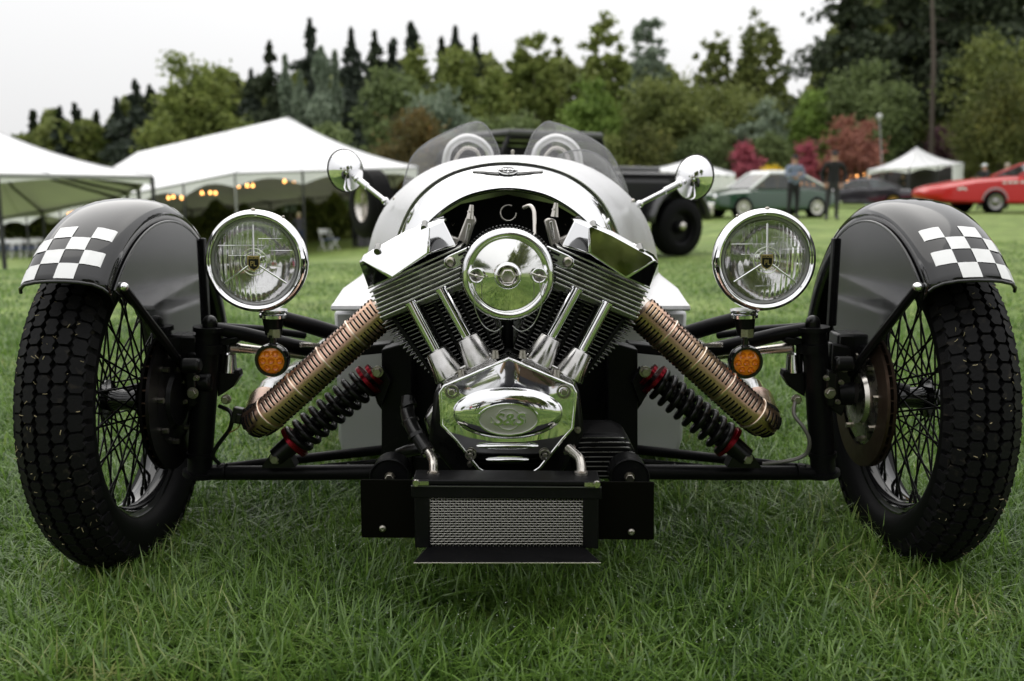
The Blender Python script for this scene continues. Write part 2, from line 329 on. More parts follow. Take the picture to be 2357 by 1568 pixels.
# ---- wheels: centre, side (+1 right)
WR = .348
tyre_prof = [(-.036, .245), (-.050, .252), (-.060, .272), (-.064, .295), (-.060, .315), (-.050, .326), (-.03, .333), (0, .336), (.03, .333), (.050, .326), (.060, .315), (.064, .295), (.060, .272), (.050, .252), (.036, .245)]
rim_prof = [(-.046, .262), (-.050, .258), (-.046, .252), (-.034, .244), (-.030, .232), (-.014, .229), (-.008, .222), (.008, .222), (.014, .229), (.030, .232), (.034, .244), (.046, .252), (.050, .258), (.046, .262)]
def crown(x): return .336 - 3.2*x*x - 900*x**4
def build_wheel(c, s):
    c = Vector(c)
    rim = MB().rev(rim_prof + rim_prof[::-1][:1], c, 'X', 96)
    rim.rev([(-.05, .0), (-.05, .018), (-.043, .02), (-.042, .042), (-.036, .043), (-.034, .024), (0, .022), (.034, .024), (.036, .043), (.042, .042), (.043, .02), (.075, .016), (.075, 0)], c, 'X', 32)
    wh = rim.build('wheel', black_gloss, car, 40)
    ty = MB().rev(tyre_prof, c, 'X', 96); ty.build('tyre', rubber_plain, wh, 50)
    tr = MB(); N = 62; cols = [-.0505, -.026, 0, .026, .0505]
    for ci, x0 in enumerate(cols):
        for k in range(N):
            a0 = 2*pi*(k + (.5 if ci % 2 else 0))/N; da = 2*pi/N*.455; hw = .0118
            jit = .0012*random.uniform(-1, 1)
            pts = [(-hw*1.0, -.35), (-hw*.55, -1), (hw*.6, -1), (hw*1.06, -.55), (hw*.72, -.1), (hw*1.06, .45), (hw*.5, 1), (-hw*.7, 1), (-hw*1.05, .55), (-hw*.75, .15)]
            if ci % 2: pts = [(-x_, y_) for x_, y_ in pts][::-1]
            lo = []; hi = []
            for (px_, q) in pts:
                x_ = x0 + px_; a = a0 + q*da
                for lst, dr, sh in ((lo, -.003, 1.04), (hi, .0105 if abs(x0) < .04 else .0095, .95)):
                    r = crown(min(.058, abs(x_))*(1 if x_ > 0 else -1)) + dr; xx_ = x0 + px_*sh; aa = a0 + q*da*sh
                    lst.append(c + Vector((xx_, -r*cos(aa), r*sin(aa))))
            n = len(pts); tr.add(lo + hi, [tuple(range(n, 2*n))] + [(i, (i+1) % n, n+(i+1) % n, n+i) for i in range(n)])
    # side lugs
    for sd in (-1, 1):
        for k in range(N):
            a0 = 2*pi*(k+.5)/N; da = 2*pi/N*.33; pts = []
            for (r, x_) in ((.322, .0585), (.302, .0645)):
                for q in (-1, 1):
                    for dx in (0, .004): pts.append(c + Vector((sd*(x_+dx), -r*cos(a0+q*da), r*sin(a0+q*da))))
            tr.add(pts, [(0,1,3,2),(4,6,7,5),(0,4,5,1),(2,3,7,6),(0,2,6,4),(1,5,7,3)])
    tr.build('tread', rubber, wh, 30)
    gb_ = MB(); rg_ = random.Random(int(c.x*1000))
    for k in range(150):
        a = R_(rg_.uniform(-75, 60)); x_ = rg_.uniform(-.058, .058); r_ = crown(x_) + rg_.choice((.0, .0115)); p = c + Vector((x_, -r_*cos(a), r_*sin(a))); d_ = Vector((rg_.uniform(-1, 1), rg_.uniform(-.3, .3)*0-.1, rg_.uniform(-1, 1))).normalized()*rg_.uniform(.002, .009)
        gb_.tube([p, p + d_*.5 + Vector((0, -.001, 0)), p + d_], rg_.uniform(.0003, .0008), 3)
    tag(gb_.build('grass_clippings', mat('dry clippings', (.30, .25, .14), .8), wh, 0), kind='stuff')
    # spokes: laced 15 x 4
    proto = None
    for k in range(60):
        a = 2*pi*(k+.5)/60; g = k % 4; sd = -1 if g < 2 else 1; cr_ = (1 if g % 2 else -1)*R_(46)
        p0 = c + Vector((sd*.039, -.040*cos(a-cr_), .040*sin(a-cr_))); p1 = c + Vector((sd*.004, -.222*cos(a), .222*sin(a)))
        sp = MB().tube([p0, p1], .0021, 6); d = (p1-p0).normalized(); sp.tube([p1-d*.016, p1], .0035, 6)
        sp.build('spoke', black_satin, wh, 60)
    return wh
WL = Vector((-.812, 1.875, .337)); WRt = Vector((.843, 1.895, .337))
build_wheel(WL, -1); build_wheel(WRt, 1)

# ---- brake discs, uprights
def corner(c, s):
    # s = -1 left, +1 right ; inner face is toward the centre (-s)
    ins = -s
    dx = c + Vector((ins*.085, 0, 0))
    b = MB().rev([(ins*.0, .10), (ins*.0, .145), (ins*.006, .1455), (ins*.006, .10)], dx, 'X', 64).rev([(ins*.013, .10), (ins*.013, .1455), (ins*.019, .145), (ins*.019, .10)], dx, 'X', 64)
    d = b.build('brake_disc', disc_m if s < 0 else rust, car, 40)
    v = MB()
    for k in range(36):
        a = 2*pi*k/36; p = dx + Vector((ins*.0095, -.124*cos(a), .124*sin(a))); v.box(p, (.0072, .003, .04), Matrix.Rotation(-a+pi/2, 3, 'X'))
    v.build('cooling_vane', rust, d, 0)
    MB().rev([(ins*.0, .02), (ins*.004, .108), (ins*.014, .108), (ins*.02, .06), (ins*.028, .055), (ins*.028, .0)], dx, 'X', 40).build('disc_carrier', steel if s > 0 else black_satin, d, 40)
    for k in range(8):
        a = 2*pi*k/8 + .2; p = dx + Vector((ins*.02, -.088*cos(a), .088*sin(a))); MB().cyl(p - Vector((.006, 0, 0)), p + Vector((.008, 0, 0)), .006, n=6).build('disc_bolt', zinc, d, 30)
    # caliper
    q = MB(); q.box(dx + Vector((ins*.02, .07, .09)), (.075, .06, .08)); q.box(dx + Vector((ins*.05, .06, .07)), (.03, .05, .05))
    q.cyl(dx + Vector((ins*.05, .04, .03)), dx + Vector((ins*.085, .04, .03)), .022).cyl(dx + Vector((ins*.04, -.01, .075)), dx + Vector((ins*.08, -.01, .075)), .016)
    q.build('brake_caliper', black_plastic, car, 40, .006)
for c_, s_ in ((WL, -1), (WRt, 1)): corner(c_, s_)

def mx_(s, x): return x if s < 0 else MIR(x)
for s in (-1, 1):
    m = lambda x: mx_(s, x)
    o = 0 if s < 0 else 8     # right corner sits a little further out
    q = lambda x, y, Y_: P(m(x) + o, y, Y_)
    k = MB()
    k.tube([q(481, 757, 1.93), q(478, 800, 1.93), q(462, 1040, 1.93), q(459, 1090, 1.93)], .0265, 24)
    k.tube([q(483, 790, 1.93), q(482, 810, 1.93)], .031, 24)
    k.tube([q(482, 762, 1.93), q(482, 752, 1.93)], .034, 24)
    k.tube([q(461, 1040, 1.93), q(461, 1050, 1.93)], .03, 24)
    k.tube([q(460, 1084, 1.93), q(459, 1094, 1.93)], .036, 24)
    up = k.build('upright', black_satin, car, 50)
    MB().tube([q(483, 758, 1.93), q(483, 744, 1.93)], .0155, 20).ball(q(483, 742, 1.93), .0155, 16).build('dome_cap', black_plastic, up, 50)
    h = MB(); a = q(425, 905, 1.93); b = Vector(((WL if s < 0 else WRt).x, (WL if s < 0 else WRt).y, .34))
    h.tube([a, Vector(((a.x+b.x)/2, 1.92, .345)), b], [.026, .032, .024], 20); h.build('stub_axle', black_satin, up, 50)
    # bolts & nuts cluster on the upright
    nb = MB()
    for (x, y, r, Y_) in ((443, 905, 16, 1.88), (452, 870, 8, 1.88), (410, 850, 9, 1.90), (418, 880, 7, 1.90), (403, 825, 7, 1.91), (430, 838, 10, 1.9), (426, 925, 7, 1.9), (520, 920, 14, 1.9)):
        MB().hexbolt(q(x, y, Y_), r*.00062, .009).build('bolt', zinc, up, 30)
    cw = MB(); cw.prism([(m(395)+o, 800), (m(440)+o, 790), (m(446)+o, 940), (m(415)+o, 960), (m(392)+o, 900)], 1.915, .03); cw.prism([(m(425)+o, 860), (m(450)+o, 850), (m(450)+o, 935), (m(432)+o, 940)], 1.885, .03)
    cw.build('hub_carrier', black_plastic, up, 40, .004)
    # steering arm & bracket
    st = MB(); st.prism([(m(505)+o, 780), (m(545)+o, 776), (m(548)+o, 790), (m(505)+o, 800)], 1.93, .04); st.tube([q(514, 790, 1.95), q(514, 870, 1.95)], .008, 8); st.prism([(m(500)+o, 858), (m(548)+o, 852), (m(552)+o, 866), (m(535)+o, 892), (m(516)+o, 905), (m(500)+o, 915)], 1.94, .03)
    st.build('steering_arm', black_satin, up, 40, .003)
    MB().tube([q(530, 815, 1.95), q(529, 856, 1.95)], [.012, .016], 16).build('ball_joint', chrome_dusty, up, 50)
    MB().tube([q(528, 800, 1.96), q(600, 806, 1.99)], [.012, .009], 16).tube([q(600, 806, 1.99), q(760, 828, 2.05)], .0085, 14).build('track_rod', steel, car, 50)
    # upper wishbone
    wb = MB().tube([q(498, 757, 1.93), q(560, 769, 1.95), q(690, 800, 2.0), q(790, 822, 2.05)], [.013, .0155, .0165, .0165], 16)
    wb.tube([q(500, 752, 1.95), q(600, 758, 2.05), q(700, 772, 2.15)], .009, 12)
    wb.build('upper_wishbone', black_satin, car, 50)
    MB().tube([q(632, 728, 1.90), q(720, 752, 1.95), q(810, 780, 2.0)], [.0155, .0175, .018], 18).build('front_strut', black_satin, car, 50)
    sp = MB(); a = q(690, 794, 1.93); b = q(760, 796, 1.97); pth = []
    for i in range(120): t = i/119; ang = t*2*pi*20; pc = a.lerp(b, t); pth.append(pc + Vector((0, cos(ang), sin(ang)))*.0045)
    sp.tube(pth, .0012, 5); sp.build('small_spring', steel, car, 60)
    # lower wishbone
    lw = MB().tube([q(452, 1092, 1.93), q(520, 1089, 1.92), q(700, 1088, 1.91), q(880, 1086, 1.90)], [.012, .0155, .0165, .0165], 18)
    lw.tube([q(500, 1078, 1.93), q(640, 1062, 2.0), q(890, 1035, 2.12)], [.009, .011, .012], 14)
    lw.tube([q(740, 1075, 2.0), q(900, 1060, 2.2)], .007, 10)
    for x in (518, 800): lw.tube([q(x, 1086, 1.918), q(x+3, 1086, 1.918)], .0185, 18)
    lw.prism([(m(440)+o, 1092), (m(500)+o, 1080), (m(512)+o, 1098), (m(450)+o, 1108)], 1.915, .05)
    lo = lw.build('lower_wishbone', black_satin, car, 50)
    # shock absorber
    A = q(636, 1052, 1.87); B = q(868, 857, 1.90); d = (B-A).normalized()
    sh = MB().tube([A, A + d*.07], [.02, .024], 20).tube([A+d*.06, B-d*.03], .017, 18).tube([B-d*.03, B], .013, 12)
    sh.prism([(m(600)+o, 1078), (m(622)+o, 1046), (m(640)+o, 1034), (m(668)+o, 1052), (m(680)+o, 1076)], 1.862, .035)
    so = sh.build('shock_absorber', black_plastic, car, 50)
    n1 = d.cross(Vector((0, 1, 0))).normalized(); n2_ = d.cross(n1).normalized()
    L = (B-A).length; s0, s1 = L*.20, L*.88; pth = []; NT = 8.5
    for i in range(260):
        t = i/259; ang = t*2*pi*NT; pth.append(A + d*(s0+(s1-s0)*t) + (n1*cos(ang)+n2_*sin(ang))*.0305)
    MB().tube(pth, .0068, 9).build('coil_spring', black_plastic, so, 60)
    rc = MB()
    for (t, r) in ((.165, .038), (.185, .034), (.895, .036), (.955, .026)): MB().tube([A+d*L*t, A+d*(L*t+.008)], r, 28).build('adjuster_collar', red_an, so, 40)
    MB().hexbolt(q(634, 1056, 1.858), .0095, .012).build('mount_bolt', zinc, so, 20)
    MB().hexbolt(q(869, 856, 1.855), .0095, .012).build('mount_bolt', zinc, so, 20)
    MB().prism([(m(846)+o, 868), (m(880)+o, 846), (m(900)+o, 880), (m(880)+o, 935), (m(862)+o, 905)], 1.905, .02).build('mount_plate', black_satin, so, 30, .002)
    # exhaust: heat shield, slots, then pipe running back
    E0 = q(880, 718, 1.80); E1 = q(632, 942, 1.78); d = (E1-E0).normalized(); Lx = (E1-E0).length; RR = .0345
    pth = [E0.lerp(E1, i/10) for i in range(11)]
    side = Vector((s*.2, 1.0, 0)).normalized()
    for i in range(1, 9):
        a = R_(10.5*i); pth.append(E1 + d*(.046*sin(a)) + side*(.046*(1-cos(a))))
    pth.append(pth[-1] + side*.16)
    ex = MB().tube(pth, [RR]*len(pth), 36).build('exhaust_shield', bronze, car, 50)
    sl = MB(); se = MB(); n1 = d.cross(Vector((0, 1, 0))).normalized(); n2_ = d.cross(n1).normalized()
    fr = []
    for i in range(41):
        t = .02 + i*.0300
        if t < 1.0: c0 = E0 + d*Lx*t; dd = d
        else:
            a = (t-1.0)*Lx/.046; c0 = E1 + d*(.046*sin(a)) + side*(.046*(1-cos(a))); dd = (d*cos(a)+side*sin(a)).normalized()
        fr.append((c0, dd))
    for i, (c0, dd) in enumerate(fr):
        u1 = (n1 - dd*n1.dot(dd)).normalized(); u2 = dd.cross(u1).normalized()
        if i % 9 == 7:
            band = [c0 + (u1*cos(2*pi*j/36)+u2*sin(2*pi*j/36))*(RR+.0006) for j in range(36)]; se.tube(band, .0022, 6, closed=True); continue
        for base in range(0, 360, 60):
            arc = [c0 + (u1*cos(R_(base+k*4.6))+u2*sin(R_(base+k*4.6)))*(RR+.0002) for k in range(-4, 5)]
            sl.tube(arc, .0017, 5)
            arc2 = [p + dd*.002 for p in arc]; se.tube(arc2, .0008, 4)
            for e in (arc[0], arc[-1]): sl.ball(e, .0021, 6)
    tag(sl.build('slot', black_dull, ex, 60), kind='stuff'); tag(se.build('slot_edge', brass_edge, ex, 60), kind='stuff')
    # pipe & silencer behind
    a = pth[-1]; b = q(672, 880, 2.35); c = q(700, 860, 2.8)
    MB().tube([a - side*.0, a + side*.12, b, c], [.026, .026, .045, .05], 24).tube([c, c + Vector((0, 1.2, 0))], .05, 24).build('silencer', chrome_dusty, car, 50)
    MB().tube([q(846, 740, 1.83), q(905, 700, 1.86)], .03, 20).build('exhaust_stub', steel, car, 50)

    # ---- wing
    wc = WL if s < 0 else WRt; ins = -s
    cx = wc.x + ins*.028; WW = .0755
    prof = [(-1.0, .352), (-1.0, .385), (-.94, .397), (-.78, .408), (-.5, .4145), (-.2, .417), (0, .4175), (.2, .417), (.5, .4145), (.78, .408), (.94, .397), (1.0, .385), (1.0, .352)]
    prof_w = prof[1:] if s < 0 else prof[:-1]
    rows = []
    for i in range(61):
        a = R_(42 + 143*i/60); flare = .006*max(0, 1 - i/3.0)
        rows.append([Vector((cx + WW*v, wc.y - (r+flare*0)*cos(a), wc.z + r*sin(a))) for (v, r) in prof_w])
    wg = MB().loft(rows).build('mudguard', black_gloss, car, 60, solid=.003)
    edge = [Vector((cx+WW*v, wc.y-r*cos(R_(42)), wc.z+r*sin(R_(42)))) for v, r in prof[1:-1]]
    MB().tube(edge, .0032, 8).build('rolled_edge', black_gloss, wg, 60)
    # chequer decal: four rows by four columns, lying on the crown
    def surf(v, a, dr=.003):
        xs_ = [p[0] for p in prof[1:-1]]; rs_ = [p[1] for p in prof[1:-1]]; r = float(np.interp(v, xs_, rs_)) + dr
        return Vector((cx + WW*v*1.006, wc.y - r*cos(a), wc.z + r*sin(a)))
    for r_ in range(4):
        for c_ in range(4):
            if (r_ + c_) % 2: 
                continue
            if False: continue
            v0 = (-.98 + .45*c_)*(1 if s < 0 else -1); v1 = v0 + .45*(1 if s < 0 else -1)
            a0 = R_(42.8 + 4.7*r_); a1 = a0 + R_(4.7)
            MB().loft([[surf(v0+(v1-v0)*i/20, a0+(a1-a0)*j/4, .0026) for i in range(21)] for j in range(5)]).build('decal_square', white_vinyl, wg, 60)
    # inner side plate with strut
    xi = cx + ins*(WW+.0025)
    arc = [(wc.y - .372*cos(R_(a)), wc.z + .372*sin(R_(a))) for a in range(44, 121, 4)]
    poly = arc + [(2.09, .50), (2.03, .425), (1.935, .40), (1.80, .50)]
    vs = [Vector((xi, y, z)) for y, z in poly]; n = len(vs)
    pl = MB().add(vs + [v + Vector((ins*.003, 0, 0)) for v in vs], [tuple(range(n)), tuple(range(2*n-1, n-1, -1))] + [(i, (i+1) % n, (i+1) % n+n, i+n) for i in range(n)])
    po = pl.build('side_plate', black_gloss, wg, 40)
    tb = MB(); rim_l = [Vector((xi + ins*.002, y, z)) for y, z in arc]; tb.tube(rim_l, .0028, 8); tb.build('bead', black_gloss, wg, 60)
    stp = [Vector((xi + ins*.006, 1.635, .60)), Vector((xi+ins*.006, 1.80, .48)), Vector((xi + ins*.012, 1.93, .375))]
    MB().tube(stp, [.008, .0095, .008], 8).build('stay', black_satin, wg, 40)
    MB().ball(stp[0], .011, 12, (1, 1, .8)).build('stay_clip', chrome_dusty, wg, 60)
    MB().box(Vector((xi+ins*.006, 2.075, .565)), (.012, .02, .20)).build('post', black_satin, wg, 40, .003)

    # ---- headlight
    hc = P(588 if s < 0 else 1761, 602 if s < 0 else 599, 1.80); fc = hc + Vector((0, 0, 0))
    sh = MB().rev([(.008, .0855), (-.006, .088), (-.010, .093), (-.006, .0985), (.006, .1015), (.022, .1005), (.03, .097)], fc, 'Y', 72).build('headlight', chrome, car, 50)
    MB().rev([(.028, .0975), (.05, .092), (.08, .076), (.105, .05), (.118, .02), (.12, 0)], fc, 'Y', 64).build('lamp_shell', chrome, sh, 60)
    MB().rev([(.004, .086), (.012, .085), (.03, .072), (.045, .055), (.056, .036), (.062, .018), (.063, .0)], fc, 'Y', 64).build('reflector', reflector, sh, 60)
    lens = MB(); NF = 26
    rows_f = []; rows_b = []; G = 84
    for j in range(G+1):
        rf = []; rb = []
        for i in range(G+1):
            u = (i/G*2-1); v = (j/G*2-1)
            X_ = u*math.sqrt(1-v*v/2); Z_ = v*math.sqrt(1-u*u/2)
            dome = -.010*(1-(X_*X_+Z_*Z_)); fl = .0009*abs(sin(X_*NF*1.0)) if (abs(Z_) < .93) else 0
            if Z_ > .3 and X_ > .1: fl = .0007*abs(sin(X_*NF*1.3))
            if Z_ < -.55: fl *= 1.3
            rf.append(fc + Vector((X_*.0865, dome - .001, Z_*.0865))); rb.append(fc + Vector((X_*.0865, dome + .003 + fl, Z_*.0865)))
        rows_f.append(rf); rows_b.append(rb[::-1])
    lens.loft(rows_f); lens.loft(rows_b)
    for a in range(4):
        pass
    lens.build('lens', glass, sh, 180)
    bz = MB().rev([(.0, .0865), (-.0035, .0855), (-.002, .0815), (.002, .081)], fc, 'Y', 64).build('lens_seal', mat('grey seal', (.25, .25, .25), .3, .6), sh, 60)
    wr = MB()
    f0 = fc + Vector((0, -.0125, 0))
    for a, r1 in ((90, .072), (215, .074), (325, .074)):
        wr.tube([f0 + Vector((cos(R_(a))*.012, .0, sin(R_(a))*.012)), f0 + Vector((cos(R_(a))*r1, .008, sin(R_(a))*r1))], .0019, 8)
    for r1 in (.019, .026): wr.tube([f0 + Vector((cos(2*pi*i/40)*r1, .001, sin(2*pi*i/40)*r1)) for i in range(40)], .0008, 5, closed=True)
    for (z, x0, x1) in ((.045, .01, .055), (.032, -.07, .02), (.022, .03, .075), (.012, -.05, -.01), (-.05, -.02, .02)):
        wr.tube([fc + Vector((x0, -.0085, z)), fc + Vector((x1, -.006, z))], .0005, 4)
    wr.build('lens_tripod', chrome, sh, 60)
    MB().ball(fc + Vector((0, .03, 0)), .014, 16, (1, 1.3, 1)).build('bulb_shield', chrome_dusty, sh, 60)
    bd = MB(); pts = [(-.0115, .014), (.0115, .014), (.0115, -.004), (.008, -.011), (0, -.016), (-.008, -.011), (-.0115, -.004)]
    for (m_, sc_, yy, nm, ma) in ((0, 1.0, -.0140, 'badge', gold), (0, .84, -.0156, 'badge_face', black_plastic)):
        q_ = MB(); vs = [f0 + Vector((x*sc_, 0, z*sc_-.002)) for x, z in pts]; n = len(vs)
        vf = [v + Vector((0, yy+.0125-.001*0, 0)) for v in vs]; vb = [v + Vector((0, .002, 0)) for v in vs]
        q_.add(vf + vb, [tuple(range(n)), tuple(range(2*n-1, n-1, -1))] + [(i, (i+1) % n, (i+1) % n+n, i+n) for i in range(n)])
        q_.build(nm, ma, sh, 0)
    text('LUCAS', .0062, gold, sh, f0 + Vector((0, -.0035, .0078)), ext=.0005, off=.0001)
    text('PL', .0145, gold, sh, f0 + Vector((0, -.0035, -.0035)), ext=.0005, sx=.85)
    MB().ball(fc + Vector((0, .0, .1015)), .005, 8, (1, 1, .6)).build('rim_screw', zinc, sh, 60); MB().ball(fc + Vector((-.055*s, .014, .087)), .003, 8).build('rim_screw', zinc, sh, 60)
    # stem and indicator
    fx = 628 if s < 0 else 1714
    lb = MB().tube([P(fx, 716, 1.85), P(fx, 726, 1.85)], [.03, .022], 24).tube([P(fx, 724, 1.85), P(fx, 731, 1.85)], .027, 24).tube([P(fx, 722, 1.85), P(fx, 712, 1.85)], [.022, .03], 24)
    lb.build('lamp_foot', chrome_dusty, sh, 50)
    MB().tube([P(fx, 730, 1.85), P(fx+2, 770, 1.85)], [.0215, .017], 20).build('lamp_stem', black_satin, sh, 40)
    MB().tube([P(fx+4, 757, 1.842), P(fx+4, 776, 1.842)], .0145, 6).tube([P(fx+4, 776, 1.845), P(fx+4, 792, 1.845)], .004, 8).build('stem_nut', zinc, sh, 30)
    ic = P(628 if s < 0 else 1715, 828 if s < 0 else 832, 1.83)
    ind = MB().rev([(-.012, .0262), (-.016, .0275), (-.016, .032), (-.010, .0345), (.006, .0345), (.022, .028), (.03, .014), (.031, 0)], ic, 'Y', 40).tube([ic + Vector((0, .004, .034)), ic + Vector((0, .004, .05))], .007, 10)
    io = ind.build('indicator', black_gloss, sh if False else car, 50)
    al = MB().rev([(-.0105, .0265), (-.0135, .018), (-.0145, 0)], ic, 'Y', 40); al.build('amber_lens', amber, io, 60)
    ad = MB(); al2 = MB()
    for k in range(7):
        a = 2*pi*k/6; r1 = .0165 if k < 6 else 0; pc = ic + Vector((r1*cos(a), -.0142 if k == 6 else -.0133, r1*sin(a)))
        ad = MB(); ad.rev([(.0, .0068), (-.0012, .006), (-.0005, .0035), (.0002, 0)], pc, 'Y', 14); ad.build('lens_cell', amber_dark, io, 60)
    MB().rev([(.012, .0), (.012, .03), (-.01, .028)], ic + Vector((0, -.0005, 0)), 'Y', 30).build('lamp_back', black_dull, io, 60)

# wiring on the left upright, brake hose on the right
wl = MB().tube(resample([P(505, 935, 1.9), P(532, 950, 1.88), P(530, 985, 1.88), P(505, 1020, 1.89), P(490, 1048, 1.89), P(505, 1068, 1.9)], 24), .0045, 8); wl.build('cable', black_plastic, car, 60)
MB().box(P(548, 956, 1.87), (.022, .016, .034), Matrix.Rotation(.2, 3, 'Y')).box(P(551, 962, 1.866), (.012, .016, .02), Matrix.Rotation(.2, 3, 'Y')).build('connector', black_plastic, car, 30, .002)
MB().tube(resample([P(552, 972, 1.87), P(548, 985, 1.87), P(527, 997, 1.88)], 10), .0013, 6).build('wire', mat('tan wire', (.3, .18, .07), .5), car, 60)
MB().tube(resample([P(1830, 925, 1.88), P(1828, 955, 1.87), P(1850, 985, 1.86), P(1863, 1015, 1.86), P(1855, 1045, 1.87), P(1820, 1060, 1.88), P(1755, 1068, 1.9)], 40), .0042, 8).build('brake_hose', mat('grey braided hose', (.2, .19, .18), .4, .5, bump=(900, .6, .001)), car, 60)

# ---- body: tub, bonnet, nose
def arc3(pts, Y_, n=49): return [P(p.x, p.y, Y_) for p in resample(pts, n)]
nose_lip = [(985, 520), (1000, 500), (1048, 467), (1098, 447), (1168, 437), (1238, 447), (1288, 467), (1338, 500), (1353, 520)]
def bez(a, b, t): return [(p[0]+(q_[0]-p[0])*t, p[1]+(q_[1]-p[1])*t) for p, q_ in zip(a, b)]
nose_mid = [(925, 590), (937, 535), (985, 465), (1066, 413), (1168, 397), (1270, 413), (1352, 465), (1402, 535), (1416, 590)]
nose_out = [(905, 620), (916, 545), (960, 458), (1045, 398), (1168, 377), (1292, 398), (1378, 458), (1424, 545), (1437, 620)]
rows = []
for t, Y_ in ((-.05, 1.955), (0, 1.94), (.12, 1.936), (.35, 1.945), (.65, 1.965), (1, 2.0)): rows.append(arc3(bez(nose_lip, nose_mid, t), Y_))
for t, Y_ in ((.35, 2.03), (.7, 2.07), (1, 2.115)): rows.append(arc3(bez(nose_mid, nose_out, t), Y_))
nose = MB().loft(rows).build('nose_cowl', chrome, car, 60, solid=.003)
# bonnet arcs from nose to the scuttle
bon_a = [(x, y) for x, y in [(902, 640), (912, 548), (957, 456), (1043, 395), (1168, 373), (1294, 395), (1382, 456), (1429, 548), (1441, 640)]]
bon_b = [(846, 700), (848, 575), (897, 462), (1015, 378), (1178, 357), (1341, 378), (1459, 462), (1510, 575), (1514, 700)]
rows = []
for i in range(13):
    t = i/12; e = t**.75; rows.append(arc3(bez(bon_a, bon_b, e), 2.118 + .70*t))
base_row = rows[-1]
for k in range(1, 8):
    sc_ = 1 + .02*k if k < 4 else 1.06-.012*(k-3)
    rows.append([Vector((v.x*sc_, v.y + .17*k, .45 + (v.z-.45)*(1 - .004*k))) for v in base_row])
bonnet = MB().loft(rows).build('bonnet', silver, car, 60)
MB().tube(arc3([(x, y-1) for x, y in nose_out], 2.117), .0013, 6).build('nose_seam', black_dull, car, 60)
def mesh_hit(o, px, py):
    bvh = BVHTree.FromPolygons([v.co for v in o.data.vertices], [p.vertices for p in o.data.polygons])
    o0 = Vector((0, 0, H)); d = (P(px, py, 2) - o0).normalized(); h = bvh.ray_cast(o0, d)
    return h[0], (h[1] if h[1] is None or h[1].dot(d) < 0 else -h[1])
# dark engine bay
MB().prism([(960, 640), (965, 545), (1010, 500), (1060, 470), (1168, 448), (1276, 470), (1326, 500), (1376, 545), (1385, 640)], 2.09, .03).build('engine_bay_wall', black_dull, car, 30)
# grille mesh in the sides of the nose
for s in (-1, 1):
    gmz = MB()
    for i in range(11):
        x0 = 950 + i*6
        gmz.tube([P(mx_(s, x0), 560, 1.99), P(mx_(s, x0+36), 515, 1.99)], .001, 4); gmz.tube([P(mx_(s, x0), 520, 1.99), P(mx_(s, x0+30), 562, 1.99)], .001, 4)
    gmz.build('nose_grille', steel, car, 60)
    MB().tube([P(mx_(s, x), y, 1.95) for x, y in ((935, 560), (948, 535), (975, 515), (1005, 505), (1022, 500))], .004, 8).build('grille_rim', chrome, car, 60)
    # tub shoulder + side panels
    m = lambda x: mx_(s, x)
# body tub
tub_top = [(762, 712), (764, 696), (785, 665), (830, 632), (1178, 620), (1525, 632), (1562, 660), (1586, 692), (1588, 712)]
rows = []
for (Y_, grow) in ((2.36, 0), (2.38, -.002), (3.2, .0)):
    rows.append([Vector((v.x, Y_, v.z)) for v in arc3(tub_top, 2.36, 41)])
tubm = MB(); lowl = [P(x, y, 2.36) for x, y in ((762, 714), (1175, 716), (1588, 714))]
def tubrow(x0, x1, y, Y_, cr): return [P(x0 + (x1-x0)*(.5-.5*cos(pi*k/24)), y - cr*sin(pi*k/24), Y_) for k in range(25)]
tubm.loft([tubrow(764, 1586, 716, 2.372, 0), tubrow(761, 1589, 712, 2.36, 0), tubrow(762, 1588, 704, 2.362, 0), tubrow(768, 1582, 697, 2.39, 1), tubrow(790, 1560, 664, 2.56, 6), tubrow(832, 1522, 634, 2.80, 12), tubrow(850, 1500, 610, 3.2, 14)])
tubm.build('tub_shoulder', silver, car, 60)
MB().prism([(768, 716), (1582, 716), (1578, 800), (1572, 1010), (1560, 1050), (788, 1050), (778, 1010), (772, 800)], 2.435, 1.25).build('tub', mat('grey lower tub', (.55, .55, .56), .42, .5), car, 40, .01)
# tail
MB().loft([[Vector((math.cos(a)*.43*(1-k/6.0)**.6 if True else 0, 3.7+k*.22, .45+math.sin(a)*.33*(1-k/6.5))) for a in np.linspace(-.3, pi+.3, 25)] for k in range(7)]).build('tail', silver, car, 60)
# rear wheel glimpsed beside the tub
rw = MB().rev([(-.06, .24), (-.075, .27), (-.07, .31), (-.03, .33), (.03, .33), (.07, .31), (.075, .27), (.06, .24)], (0, 4.2, .33), 'X', 48).build('rear_wheel', rubber_plain, car, 50)
# chassis frame behind the engine
ch = MB()
for s in (-1, 1):
    m = lambda x: mx_(s, x)
    ch.prism([(m(878), 805), (m(948), 785), (m(948), 1105), (m(878), 1105)], 1.93, .06)
    ch.prism([(m(852), 880), (m(882), 850), (m(882), 950), (m(868), 930)], 1.94, .03)
    ch.prism([(m(800), 800), (m(900), 790), (m(900), 812), (m(800), 822)], 1.98, .05)
ch.prism([(878, 1050), (1468, 1050), (1468, 1100), (878, 1100)], 1.95, .06)
ch.prism([(945, 780), (1400, 780), (1400, 1100), (945, 1100)], 2.02, .03)
ch.build('chassis_frame', black_satin, car, 40, .003)
for s in (-1, 1):
    bt = MB().rev([(0, 0), (0, .034), (.03, .036), (.05, .036)], P(mx_(s, 897), 1100, 1.63), 'Y', 30); bt.rev([(-.002, .033), (-.005, .036), (-.002, .038)], P(mx_(s, 897), 1100, 1.63), 'Y', 30)
    bo = bt.build('engine_mount', black_satin, car, 50); MB().hexbolt(P(mx_(s, 897), 1099, 1.625), .008, .008).build('mount_bolt', zinc, bo, 20)

